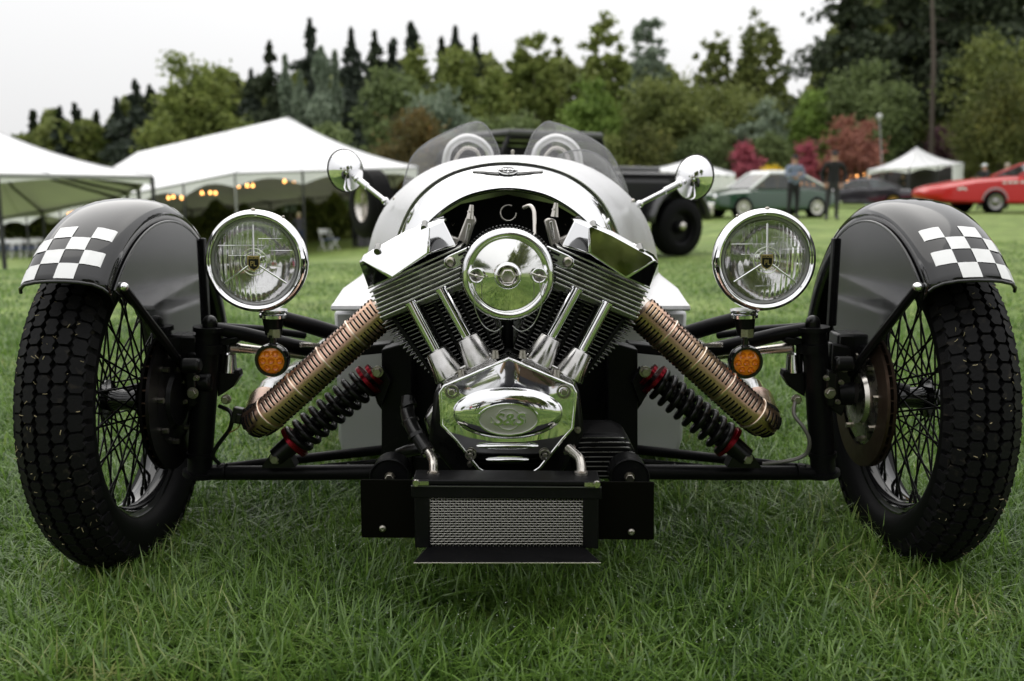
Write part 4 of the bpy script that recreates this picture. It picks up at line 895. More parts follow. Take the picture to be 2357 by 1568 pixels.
# conifers on the skyline
for i, (x, t, w_, d, lb) in enumerate([(75, 262, 48, 90, 'small dark conifer peeping over the left tent roof, leftmost on the skyline'), (137, 252, 56, 85, 'dark conifer, second on the skyline from the left edge'), (172, 245, 56, 87, 'dark conifer standing close against its equal behind the left tent'),
        (222, 262, 40, 90, 'thin dark conifer in the dip of the left skyline'), (268, 232, 74, 84, 'dark conifer behind the valley between the two big tents'), (310, 190, 72, 80, 'tall dark conifer left of the large olive broadleaf tree'), (345, 205, 70, 84, 'dark conifer half hidden behind the large olive broadleaf tree'),
        (545, 190, 60, 86, 'dark conifer right of the large olive broadleaf tree'), (578, 165, 70, 82, 'dark conifer left of the poplars'), (620, 102, 86, 78, 'broad dark fir above the peak of the white tent'), (712, 50, 92, 76, 'highest dark fir of the left wood, with a ragged top'), (808, 68, 84, 75, 'tall dark spruce standing over the green trees left of the windscreen'),
        (862, 78, 92, 80, 'wide dark fir between two pointed spruces'), (905, 95, 60, 84, 'dark spruce behind the green trees, left of the leaning fir'), (945, 56, 84, 78, 'dark fir with a forked top above the left windscreen'), (1015, 92, 56, 82, 'dark fir in the gap above the left windscreen'), (1048, 68, 52, 83, 'thin pointed dark spruce over the left windscreen'), (1094, 86, 54, 85, 'last pointed dark spruce before the yellow green trees')]):
    tree('c', x, t-6, w_*3.3, d, 'fir' if i % 3 else 'firb', lb, 'conifer_tree', 8000, leaf=.27, group='dark conifers on the skyline', low=.03)
T = tree
T('d', 448, 118, 215, 62, 'olive', 'large olive green broadleaf tree with loose crown behind the tents', n=12000, leaf=.26, nb=80, open_=.5)
T('d', 362, 255, 130, 58, 'olive', 'low olive bush under the large broadleaf tree, above the tent valley', 'bush', n=4500, leaf=.22)
T('p', 655, 128, 54, 66, 'grey', 'slim grey green poplar left of its wider neighbour', 'poplar_tree', n=3500, leaf=.24)
T('p', 690, 165, 60, 65, 'grey', 'middle grey green poplar, lowest of the row', 'poplar_tree', n=3500, leaf=.24)
T('p', 738, 108, 84, 64, 'grey', 'widest grey green poplar right of the tent peak', 'poplar_tree', n=6000, leaf=.24)
T('p', 770, 116, 40, 66, 'grey', 'thin grey green poplar beside the widest one', 'poplar_tree', n=3000, leaf=.24)
T('d', 560, 270, 200, 60, 'green', 'low green trees spreading behind the white tent roof', n=7000, leaf=.24)
T('d', 760, 280, 170, 58, 'green', 'rounded green tree right behind the tent peak', n=6500, leaf=.24)
T('d', 888, 142, 165, 62, 'green', 'round topped green tree in the middle of the left wood', n=9000, leaf=.25, nb=70)
T('d', 960, 100, 100, 68, 'olive', 'tall yellowish tree under the forked fir', n=6000, leaf=.25)
T('d', 1048, 105, 130, 66, 'olive', 'tall yellow green tree above the left windscreen', n=7500, leaf=.25)
T('d', 1010, 190, 190, 60, 'grey', 'wide dull green tree over the left windscreen', n=8500, leaf=.25)
T('d', 955, 236, 200, 46, 'rusty', 'rust coloured autumn tree left of the windscreen', n=9000, leaf=.21, nb=80)
T('d', 1140, 150, 120, 62, 'olive', 'yellow green tree above the gap between the windscreens', n=6500, leaf=.25)
T('d', 1175, 235, 180, 52, 'green', 'green tree directly behind the gap between the windscreens', n=7500, leaf=.22)
T('d', 1230, 72, 165, 72, 'olive', 'tall airy tree above the right windscreen with a pale trunk', n=7500, leaf=.25, open_=1, bk=bark_p, low=.4, nb=120)
T('d', 1290, 85, 80, 78, 'dark', 'thin dark tree beside the tall airy tree', n=3000, leaf=.26, open_=1)
T('d', 1395, 26, 135, 68, 'olive', 'tall narrow birch like tree right of centre with open crown', n=7500, leaf=.24, open_=1, low=.3, nb=120)
T('d', 1490, 42, 130, 76, 'grey', 'thin grey tree on the skyline beside the tall narrow one', n=4500, leaf=.25, open_=1, nb=100, low=.3)
T('d', 1648, 70, 120, 78, 'dark', 'sparse dark tree with sky showing through, left one of two', n=3200, leaf=.24, open_=1, nb=110, low=.25)
T('d', 1752, 18, 150, 76, 'dark', 'sparse tall tree with sky showing through, right one of two', n=5000, leaf=.25, open_=1, nb=130, low=.25)
T('d', 1570, 180, 420, 72, 'dark', 'broad dark tree filling the gap under the sparse skyline trees', n=13000, leaf=.26, nb=120)
T('d', 1360, 175, 150, 60, 'bright', 'bright lime green tree behind the right windscreen', n=8500, leaf=.20)
T('d', 1530, 148, 225, 62, 'dark', 'round dense dark olive tree above the right mirror', n=13000, leaf=.20, nb=100)
T('d', 1690, 190, 250, 63, 'dark', 'wide dense olive tree between the mirror and the standing men', n=13000, leaf=.2, nb=100)
T('d', 1490, 282, 135, 57, 'gold', 'round shrub with yellow tips right of the windscreen', 'shrub', n=6500, leaf=.17, nb=70, low=.02)
T('d', 1622, 266, 155, 59, 'green', 'round green shrub behind the white marquee', 'shrub', n=6500, leaf=.18, nb=70, low=.02)
T('d', 1752, 222, 130, 60, 'grey', 'pale grey green feathery tree above the red shrub', n=6500, leaf=.2, nb=50)
T('d', 1872, 203, 105, 60, 'bright', 'light yellow green tree above the two standing men', n=5000, leaf=.2)
T('d', 1400, 300, 120, 57, 'dark', 'low dark bush behind the right windscreen', 'bush', n=4500, leaf=.2)
T('d', 1716, 316, 88, 56, 'red', 'red shrub beside the white marquee', 'shrub', n=4200, leaf=.15, low=.02)
T('d', 1860, 318, 76, 54, 'red', 'red shrub seen between the two standing men', 'shrub', n=3800, leaf=.15, low=.02)
T('d', 1968, 262, 135, 50, 'redbrown', 'tall reddish brown shrub behind the man in black', 'shrub', n=7500, leaf=.17, low=.02)
T('d', 2180, 282, 130, 61, 'purple', 'dark purple shrub above the small white canopy', 'shrub', n=6500, leaf=.18, low=.02)
T('d', 1778, 376, 74, 48, 'yellow', 'small yellow autumn shrub behind the green coupe', 'shrub', n=2200, leaf=.13, low=.02)
T('d', 1780, 300, 110, 58, 'green', 'green bush between the red shrubs', 'bush', n=4000, leaf=.2, low=.02)
T('c', 2078, 262, 120, 62, 'firb', 'small young conifer above the small white canopy', 'conifer_tree', n=4500, leaf=.22, low=.02)
T('c', 1975, -170, 400, 66, 'firb', 'huge dark fir at the edge of the right hand wood, ragged against the sky', 'conifer_tree', n=26000, leaf=.28, low=.05)
T('c', 2090, -260, 440, 68, 'firb', 'huge dark fir rising out of the top of the picture', 'conifer_tree', n=26000, leaf=.28, low=.05)
T('c', 2210, -300, 460, 66, 'firb', 'huge dark fir behind the bare pale trunk', 'conifer_tree', n=26000, leaf=.28, low=.05)
T('c', 2350, -260, 460, 64, 'firb', 'huge dark fir at the top right corner', 'conifer_tree', n=24000, leaf=.28, low=.05)
T('d', 2000, 118, 240, 60, 'green', 'drooping mid green tree in front of the dark firs', n=12000, leaf=.21, nb=90)
T('d', 2290, 60, 200, 56, 'dark', 'dark broadleaf tree behind the golden one at the right edge', n=8000, leaf=.22)
T('d', 2325, 125, 220, 50, 'gold', 'big round olive and gold tree at the right edge', n=15000, leaf=.17, nb=110, low=.02)
T('d', 2120, 200, 130, 66, 'dark', 'dark bush to the left of the bare pale trunk', 'bush', n=5000, leaf=.22)
tp = thing('bare_trunk', 'tall straight bare conifer trunk, pale against the dark wood', 'tree', (P(2149, 300, 57).x, 57, ground_z(25, 57)))
b0 = P(2149, 345, 57); MB().tube([Vector((b0.x, 57, ground_z(25, 57)-.2)), P(2149, 150, 57), P(2144, -60, 57)], [.17, .13, .08], 10).build('trunk', mat('brown bark', (.09, .072, .06), .9), tp, 60)
for k in range(9):
    a = P(2148, 40+k*26, 57); MB().tube([a, a + Vector((random.choice((-1, 1))*random.uniform(.4, 1.1), 0, -.2))], [.03, .008], 5).build('branch_stub', bark, tp, 60)
# understory and distant wood
rng = np.random.default_rng(11); n = 105000
prof_x = [-400, 0, 300, 600, 900, 1300, 1600, 1840, 1900, 2000, 2357, 3600]; prof_y = [370, 325, 262, 200, 170, 175, 205, 205, 60, -60, -120, -120]
px_ = rng.random(n)*3900 - 350; topy = np.interp(px_, prof_x, prof_y) + 22*np.sin(px_/31.) + 12*np.sin(px_/13.)
dd = 84 + rng.random(n)*9; f_ = rng.random(n)**.9; zt = H + (HOR - topy)*dd/F*1.0; zg = -3.2; c = np.stack([(px_-CX)/F*dd*1.0, dd, zg + (zt-zg)*f_], 1)
V, Fq = leaf_quads(c, np.full(n, .85), rng)
tag(soup('distant_wood', V, Fq, LM['dark']), 'distant dark wood closing the lawn behind the trees', 'wood', kind='stuff')
rng = np.random.default_rng(12); n = 58000; px_ = rng.random(n)*3700 - 250; dd = 66+rng.random(n)*3 + 3*np.sin(px_/90); zt = .9+1.6*rng.random(n)**.5 + 1.0*np.sin(px_/60.) + 1.6*np.clip((px_-900)/1400, 0, 1); xg = (px_-CX)/F*dd
zg = ground_v(xg, dd); c = np.stack([xg, dd, zg + rng.random(n)*(zt-zg)], 1); V, Fq = leaf_quads(c, np.full(n, .42), rng)
tag(soup('undergrowth', V, Fq, LM['green']), 'dense green undergrowth along the foot of the wood', 'undergrowth', kind='stuff')

rng = np.random.default_rng(13); n = 26000; px_ = rng.random(n)*1250 - 330; dd = 49.5 + rng.random(n)*2 + 1.0*np.sin(px_/70); xg = (px_-CX)/F*dd; zg = ground_v(xg, dd)
hh = 1.7 + .5*np.sin(px_/37.) + .3*np.sin(px_/11.); c = np.stack([xg, dd, zg + rng.random(n)*hh], 1); V, Fq = leaf_quads(c, np.full(n, .30), rng)
tag(soup('hedge', V, Fq, LM['dark']), 'dark low hedge behind the chairs and under the left tents', 'hedge', kind='stuff')

# ================================================================== TENTS
tent_m = mat('tent canvas', (.86, .86, .86), .5, noise=(.8, (.80, .80, .81), .4, .65)); tt = tent_m.node_tree
trn = tt.nodes.new('ShaderNodeBsdfTranslucent'); trn.inputs[0].default_value = (.5, .45, .42, 1); msx = tt.nodes.new('ShaderNodeMixShader'); msx.inputs[0].default_value = .06
tt.links.new(tt.nodes['Principled BSDF'].outputs[0], msx.inputs[1]); tt.links.new(trn.outputs[0], msx.inputs[2]); tt.links.new(msx.outputs[0], tt.nodes['Material Output'].inputs[0])
pole_m = mat('grey pole', (.30, .30, .30), .4, .6); pole_d = mat('dark pole', (.03, .03, .035), .5)
def tent(name, label, eave, roof_faces, apexes, drop=.35, bays=4, poles=True, pm=pole_m, rafters=True, sag=.25):
    c0 = sum((Vector(p) for p in eave), Vector())/len(eave); root = thing(name, label, 'tent', (c0.x, c0.y, ground_z(c0.x, c0.y)))
    pts = [Vector(p) for p in eave] + [Vector(p) for p in apexes]
    rb = MB()
    for f in roof_faces:                 # (eave a, eave b, apex c, apex d or None)
        a, b = pts[f[0]], pts[f[1]]; c = pts[f[2]]; d = pts[f[3]] if len(f) > 3 else c; rows = []
        for i in range(9):
            t = i/8; rows.append([(a.lerp(b, j/10)).lerp(d.lerp(c, j/10), t) + Vector((0, 0, -sag*4*t*(1-t)*.6)) for j in range(11)])
        rb.loft(rows)
    rb.build('roof', tent_m, root, 60)
    for f in roof_faces:
        a, b = pts[f[0]], pts[f[1]]; c = pts[f[2]]; d = pts[f[3]] if len(f) > 3 else c
        for e in (0, .33, .66):
            p = a.lerp(b, e); q_ = d.lerp(c, e); MB().tube([p.lerp(q_, i/8) + Vector((0, 0, .012 - sag*4*(i/8)*(1-i/8)*.6)) for i in range(9)], .018, 5).build('seam', mat('roof seam', (.55, .55, .56), .6), root, 60)
    ne = len(eave)
    for i in range(ne):
        a, b = pts[i], pts[(i+1) % ne]; nb_ = max(1, round((b-a).length/3.2)); L = nb_*8; top = [a.lerp(b, k/L) for k in range(L+1)]
        bot = [p + Vector((0, 0, -drop*(1 - .55*sin(pi*((k/8) % 1))))) for k, p in enumerate(top)]
        MB().loft([top, bot]).build('valance', tent_m, root, 0)
        MB().tube([a + Vector((0, 0, -.05)), b + Vector((0, 0, -.05))], .035, 6).build('eave_rail', pm, root, 60)
        if poles:
            for k in range(nb_):
                p = a.lerp(b, k/nb_); MB().tube([Vector((p.x, p.y, ground_z(p.x, p.y)-.05)), p + Vector((0, 0, -.03))], .045, 8).build('pole', pm if (i % 2 == 0 and k == 0) else pole_d, root, 60)
        if rafters:
            ap = min(pts[ne:], key=lambda q: (q-a.lerp(b, .5)).length)
            for k in range(nb_+1):
                p = a.lerp(b, k/nb_); MB().tube([p + Vector((0, 0, -.06)), p.lerp(ap, .5) + Vector((0, 0, -.25-sag*.75)), p.lerp(ap, .97) + Vector((0, 0, -.3))], .04, 5).build('rafter', pole_d, root, 60)
    return root
# large middle marquee
tent('marquee_tent', 'large white peaked marquee hung with warm bulbs behind the left headlight', [P(540, 397, 34), P(962, 384, 40), P(822, 444, 50), P(60, 520, 62), P(-10, 506, 46)],
     [(0, 1, 5), (1, 2, 5), (2, 3, 6, 5), (4, 0, 5, 6), (3, 4, 6)], [P(662, 270, 42), P(318, 350, 52)], drop=.55, sag=.5)
tent('marquee_tent', 'white marquee cut by the left edge of the picture, dark rafters inside', [P(-420, 392, 17), P(350, 404, 19.5), P(272, 452, 27), P(-330, 560, 33)],
     [(0, 1, 4), (1, 2, 4), (2, 3, 4), (3, 0, 4)], [P(-60, 276, 24)], drop=.20, sag=.35)
tent('canopy_tent', 'small white pop up canopy with a peaked roof near the red car', [P(1999, 391, 47), P(2093, 386, 44), P(2217, 375, 49), P(2120, 379, 53)],
     [(0, 1, 4), (1, 2, 4), (2, 3, 4), (3, 0, 4)], [P(2110, 339, 48)], drop=.28, sag=.3, pm=white_vinyl, rafters=False)
wt = tent('marquee_tent', 'low white tent with closed side walls behind the right mirror', [P(1500, 392, 48), P(1693, 404, 46), P(1690, 398, 53), P(1505, 388, 56)], [(0, 1, 4), (1, 2, 4), (2, 3, 4), (3, 0, 4)], [P(1590, 366, 50)], drop=.1, poles=False, rafters=False, sag=.1)
wp_ = [P(1500, 392, 48), P(1693, 404, 46), P(1690, 398, 53)]
for a, b in ((wp_[0], wp_[1]), (wp_[1], wp_[2])):
    MB().loft([[a.lerp(b, k/20) + Vector((0, -.06*(k % 2), -.02)) for k in range(21)], [Vector((a.lerp(b, k/20).x, a.lerp(b, k/20).y - .06*(k % 2), ground_z(a.x, a.y)-.1)) for k in range(21)]]).build('side_wall', tent_m, wt, 0)
ca = bpy.data.objects['canopy_tent']; MB().add([P(2012, 392, 52), P(2195, 388, 52), P(2195, 462, 52), P(2012, 462, 52)], [(0, 1, 2, 3)]).build('back_wall', mat('dark backdrop', (.10, .09, .10), .8), ca, 0, solid=.02)
MB().add([P(2192, 380, 47), P(2217, 380, 49), P(2217, 460, 49), P(2192, 461, 47)], [(0, 1, 2, 3)]).build('side_wall', tent_m, ca, 0, solid=.02)

# warm bulbs
bulb_m = mat('warm bulb', (1, .6, .25), .4, emis=(1, .42, .12), estr=6)
def bulbs(pts, d, r, label, grp):
    for k, (x, y) in enumerate(pts):
        c = P(x, y, d + (k % 3)*.4); MB()
        o = MB().ball(c, r, 10).tube([c, c + Vector((0, 0, r*1.6))], r*.35, 6).build('light_bulb', bulb_m, None, 60); tag(o, ('leftmost ', 'middle ', 'rightmost ')[k] + label if len(pts) == 3 else label, 'light bulb', grp)
bulbs([(388, 456), (399, 454), (418, 456)], 38, .055, 'warm glowing bulb in the left trio under the large marquee eave', 'bulbs of the left trio')
bulbs([(465, 445), (484, 444), (496, 445)], 37, .055, 'warm glowing bulb in the second trio under the large marquee eave', 'bulbs of the second trio')
bulbs([(549, 429), (569, 428), (582, 428)], 37, .055, 'warm glowing bulb in the third trio beside the marquee corner', 'bulbs of the third trio')
bulbs([(655, 418), (677, 417), (690, 418)], 38, .055, 'warm glowing bulb in the right trio near the left mirror', 'bulbs of the right trio')
bulbs([(158, 492), (168, 491), (178, 489)], 44, .055, 'warm glowing bulb seen low at the left just above the chequered wing', 'bulbs above the wing')
bulbs([(1933, 413), (1943, 409), (1951, 416), (1958, 408), (1967, 416), (1972, 405), (1990, 402), (2000, 408)], 52, .06, 'faint orange bulb on the string right of the man in black', 'string lights right of the man')
bulbs([(1857, 425), (1872, 425), (1844, 423), (1754, 427), (1781, 425)], 52, .055, 'faint orange bulb seen over the green coupe', 'string lights over the green coupe')

# ================================================================== PEOPLE
skin_m = mat('skin', (.45, .27, .19), .55); skin_d = mat('lip and brow', (.12, .05, .04), .6); eye_m = mat('eye', (.03, .02, .02), .2)
def cloth(n, c): return mat('cloth ' + n, c, .85, bump=(60, .3, .01), noise=(12, tuple(v*.75 for v in c), .45, .65))
def person(label, loc, rz, h=1.76, top=(.1, .1, .1), legs=(.02, .02, .025), shoes=(.02, .02, .02), hair=(.05, .04, .03), cap=None, pose='stand', short=False):
    root = thing('person', label, 'person', loc, rz); k = h/1.76
    J = {'pel': (0, 0, .95), 'sp': (0, .0, 1.12), 'ch': (0, .01, 1.32), 'nk': (0, .0, 1.47), 'hl': (0, .015, 1.55), 'ht': (0, .015, 1.66)}
    Rd = {'pel': (.155, .115), 'sp': (.14, .105), 'ch': (.165, .115), 'nk': (.058, .06), 'hl': (.073, .085), 'ht': (.075, .092)}
    for s, n in ((-1, 'L'), (1, 'R')):
        J['sh'+n] = (s*.19, 0, 1.415); Rd['sh'+n] = (.066, .066)
        if pose == 'arms': e, w_, f = (s*.26, .06, 1.16), (s*.02, .22, 1.15+.05*s), (-s*.08, .2, 1.17+.05*s)
        elif pose == 'pocket': e, w_, f = (s*.30, -.05, 1.14), (s*.22, .06, .93), (s*.20, .09, .86)
        elif pose == 'reach': e, w_, f = (s*.24, .16, 1.18), (s*.14, .38, 1.18), (s*.12, .46, 1.18)
        elif pose == 'photo': e, w_, f = (s*.25, .10, 1.25), (s*.12, .30, 1.42), (s*.09, .36, 1.46)
        else: e, w_, f = (s*.25, -.02, 1.13), (s*.25, .05, .88), (s*.245, .08, .79)
        J['el'+n], J['wr'+n], J['ha'+n] = e, w_, f; Rd['el'+n], Rd['wr'+n], Rd['ha'+n] = (.048, .048), (.033, .033), (.036, .022)
        J['hp'+n] = (s*.09, 0, .88); J['kn'+n] = (s*.11, .02, .49); J['an'+n] = (s*.12, -.01, .10); J['to'+n] = (s*.14, .15, .045)
        Rd['hp'+n], Rd['kn'+n], Rd['an'+n], Rd['to'+n] = (.095, .10), (.062, .062), (.05, .05), (.045, .035)
    if pose == 'bend':
        def bend(p, a=R_(48)):
            y, z = p[1], p[2]-.95; return (p[0], y*cos(a) + z*sin(a), .95 + z*cos(a) - y*sin(a))
        for q_ in list(J):
            if J[q_][2] > 1.0 or q_[:2] in ('wr', 'ha', 'el', 'sh'): J[q_] = bend(J[q_])
        for n in 'LR': e = J['el'+n]; J['wr'+n] = (e[0]*.8, e[1]+.06, e[2]-.24); J['ha'+n] = (e[0]*.8, e[1]+.08, e[2]-.33)
    if pose == 'photo':   # crouching, weight on bent legs
        for q_ in list(J):
            if q_[:2] not in ('kn', 'an', 'to'): J[q_] = (J[q_][0], J[q_][1]-.15, J[q_][2]-.5)
        for s, n in ((-1, 'L'), (1, 'R')): J['kn'+n] = (s*.2, .24, .50); J['an'+n] = (s*.17, -.05, .10); J['to'+n] = (s*.19, .12, .045)
    E_ = [('pel', 'sp'), ('sp', 'ch'), ('ch', 'nk'), ('nk', 'hl'), ('hl', 'ht')]
    for n in 'LR': E_ += [('ch', 'sh'+n), ('sh'+n, 'el'+n), ('el'+n, 'wr'+n), ('wr'+n, 'ha'+n), ('pel', 'hp'+n), ('hp'+n, 'kn'+n), ('kn'+n, 'an'+n), ('an'+n, 'to'+n)]
    names = list(J); me = bpy.data.meshes.new('b'); me.from_pydata([tuple(v*k for v in J[q_]) for q_ in names], [(names.index(a), names.index(b)) for a, b in E_], [])
    o = bpy.data.objects.new('b', me); C.objects.link(o); md = o.modifiers.new('s', 'SKIN'); md.use_smooth_shade = True
    for i, q_ in enumerate(names): me.skin_vertices[0].data[i].radius = (Rd[q_][0]*k, Rd[q_][1]*k)
    me.skin_vertices[0].data[0].use_root = True; sb = o.modifiers.new('u', 'SUBSURF'); sb.levels = 2; sb.render_levels = 2
    bm_ = bpy.data.meshes.new_from_object(o.evaluated_get(bpy.context.evaluated_depsgraph_get())); bpy.data.objects.remove(o)
    bm_.materials.clear()
    for m_ in (skin_m, cloth('t%.3f%.3f' % top[:2], top), cloth('l%.3f%.3f' % legs[:2], legs), mat('shoe%.3f' % shoes[0], shoes, .5)): bm_.materials.append(m_)
    reg = {}
    for a, b in E_:
        q_ = (a[:2], b[:2]); reg[(a, b)] = 0 if q_ in (('nk', 'hl'), ('hl', 'ht'), ('wr', 'ha')) or (short and q_ == ('el', 'wr')) else 3 if q_ == ('an', 'to') else 2 if q_ in (('pe', 'hp'), ('hp', 'kn'), ('kn', 'an')) else 1
    seg = [(Vector(J[a])*k, Vector(J[b])*k, reg[(a, b)]) for a, b in E_]
    for p in bm_.polygons:
        c = p.center; best = 9; bi = 1
        for a, b, g in seg:
            ab = b-a; t = max(0, min(1, (c-a).dot(ab)/ab.length_squared)); dd_ = (a+ab*t-c).length
            if dd_ < best: best, bi = dd_, g
        p.material_index = bi
    body = bpy.data.objects.new('body', bm_); C.objects.link(body); body.parent = root
    up = (Vector(J['ht'])-Vector(J['hl'])).normalized(); fw = Vector((0, up.z, -up.y)); hc = Vector(J['hl']).lerp(Vector(J['ht']), .5)*k
    for s in (-1, 1):
        MB().ball(hc + fw*.088*k + Vector((s*.03*k, 0, 0)) + up*.01, .011*k, 8).build('eye', eye_m, root, 60, local=True)
        MB().ball(hc + Vector((s*.078*k, 0, 0)), .022*k, 8, (.5, 1, 1.4)).build('ear', skin_m, root, 60, local=True)
        hd = Vector(J['ha' + ('L' if s < 0 else 'R')])*k; w_ = Vector(J['wr' + ('L' if s < 0 else 'R')])*k; dr = (hd-w_).normalized(); hb = MB(); sd_ = dr.cross(Vector((s, .3, .1))).normalized()
        for i, l in enumerate((.065, .078, .072, .058)): b0 = hd + sd_*(i-1.5)*.019*k; hb.tube([b0, b0+dr*l*.5*k, b0+dr*l*k*.9 + Vector((-s*.012, .006, 0))], [.009*k, .008*k, .006*k], 6)
        b0 = hd - dr*.03 - sd_*.03*k; hb.tube([b0, b0 - sd_*.022*k + dr*.02*k, b0 - sd_*.026*k + dr*.055*k], [.011*k, .010*k, .008*k], 6); hb.build('fingers', skin_m, root, 60, local=True)
    MB().tube([hc + fw*.085*k + up*.01*k, hc + fw*.105*k - up*.02*k, hc + fw*.088*k - up*.028*k], [.008*k, .013*k, .010*k], 8).build('nose', skin_m, root, 60, local=True)
    MB().tube([hc + fw*.088*k - up*.05*k + Vector((-.022, 0, 0)), hc + fw*.093*k - up*.05*k, hc + fw*.088*k - up*.05*k + Vector((.022, 0, 0))], .005*k, 6).build('mouth', skin_d, root, 60, local=True)
    if cap is not None:
        cp = MB(); rows = []
        for i in range(7):
            a = i/6*pi/2; rows.append([hc + up*(.045+.085*sin(a))*k + (Vector((cos(t), 0, 0))*.092 + fw*sin(t)*.11)*cos(a)*k*1.0 for t in np.linspace(0, 2*pi, 20)])
        cp.loft(rows); cp.build('cap', cloth('cap%.3f' % cap[0], cap), root, 60, local=True)
        MB().loft([[hc + up*.05*k + (Vector((cos(t), 0, 0))*.085 + fw*(sin(t)*.10 + e_))*k - up*e_*.2 for t in np.linspace(.3, pi-.3, 12)] for e_ in (0, .04, .075)]).build('cap_brim', cloth('cap%.3f' % cap[0], cap), root, 0, solid=.004, local=True)
    else:
        rows = []
        for i in range(8):
            a = -.5 + i/7*(pi/2+.5); rows.append([hc - fw*.012*k + up*(.02+.10*sin(a))*k + (Vector((cos(t), 0, 0))*.09 + fw*(sin(t)*.108 if sin(t) < 0 or a > .35 else sin(t)*.03))*cos(a)*k for t in np.linspace(0, 2*pi, 20)])
        MB().loft(rows).build('hair', mat('hair%.3f' % hair[0], hair, .7), root, 60, local=True)
    return root
def gp(px, d): x = (px-CX)/F*d; return (x, d, ground_z(x, d))
person('man in a pale blue pullover and black cap with folded arms beside the green coupe', gp(1818, 24.6), pi+.15, 1.74, (.20, .24, .33), (.012, .012, .014), cap=(.012, .012, .012), pose='arms')
person('man in a black jacket and dark cap standing in front of the dark sports car', gp(1907, 24.2), pi-.2, 1.84, (.008, .008, .009), (.03, .03, .034), (.04, .04, .04), cap=(.02, .02, .02), pose='pocket')
person('person in a white cap and dark jacket behind the nose of the red car', gp(2248, 37), pi-1.2, 1.86, (.02, .02, .022), (.03, .03, .03), cap=(.75, .8, .8), pose='reach')
person('grey haired person in a grey shirt behind the bonnet of the red car', gp(2299, 37), .1, 1.9, (.19, .19, .21), (.03, .03, .04), hair=(.38, .33, .27))
person('small distant person in dark clothes under the white canopy', gp(2064, 46.5), pi, 1.5, (.03, .03, .035), (.03, .03, .04), hair=(.3, .26, .2), pose='reach')
person('person in dark jacket and blue trousers beyond the left headlight', gp(692, 37), .5, 1.7, (.055, .052, .065), (.02, .03, .075), hair=(.45, .38, .25), pose='reach')
person('person in an orange and black top bending forward at the lawn edge', gp(818, 39), -1.9, 1.8, (.22, .045, .015), (.012, .012, .016), cap=(.7, .7, .68), pose='bend')
person('photographer in dark clothes crouching behind the camera, mirrored in the chrome', (.02, -.42, 0), 0, 1.8, (.03, .03, .035), (.02, .02, .03), pose='photo', short=True)

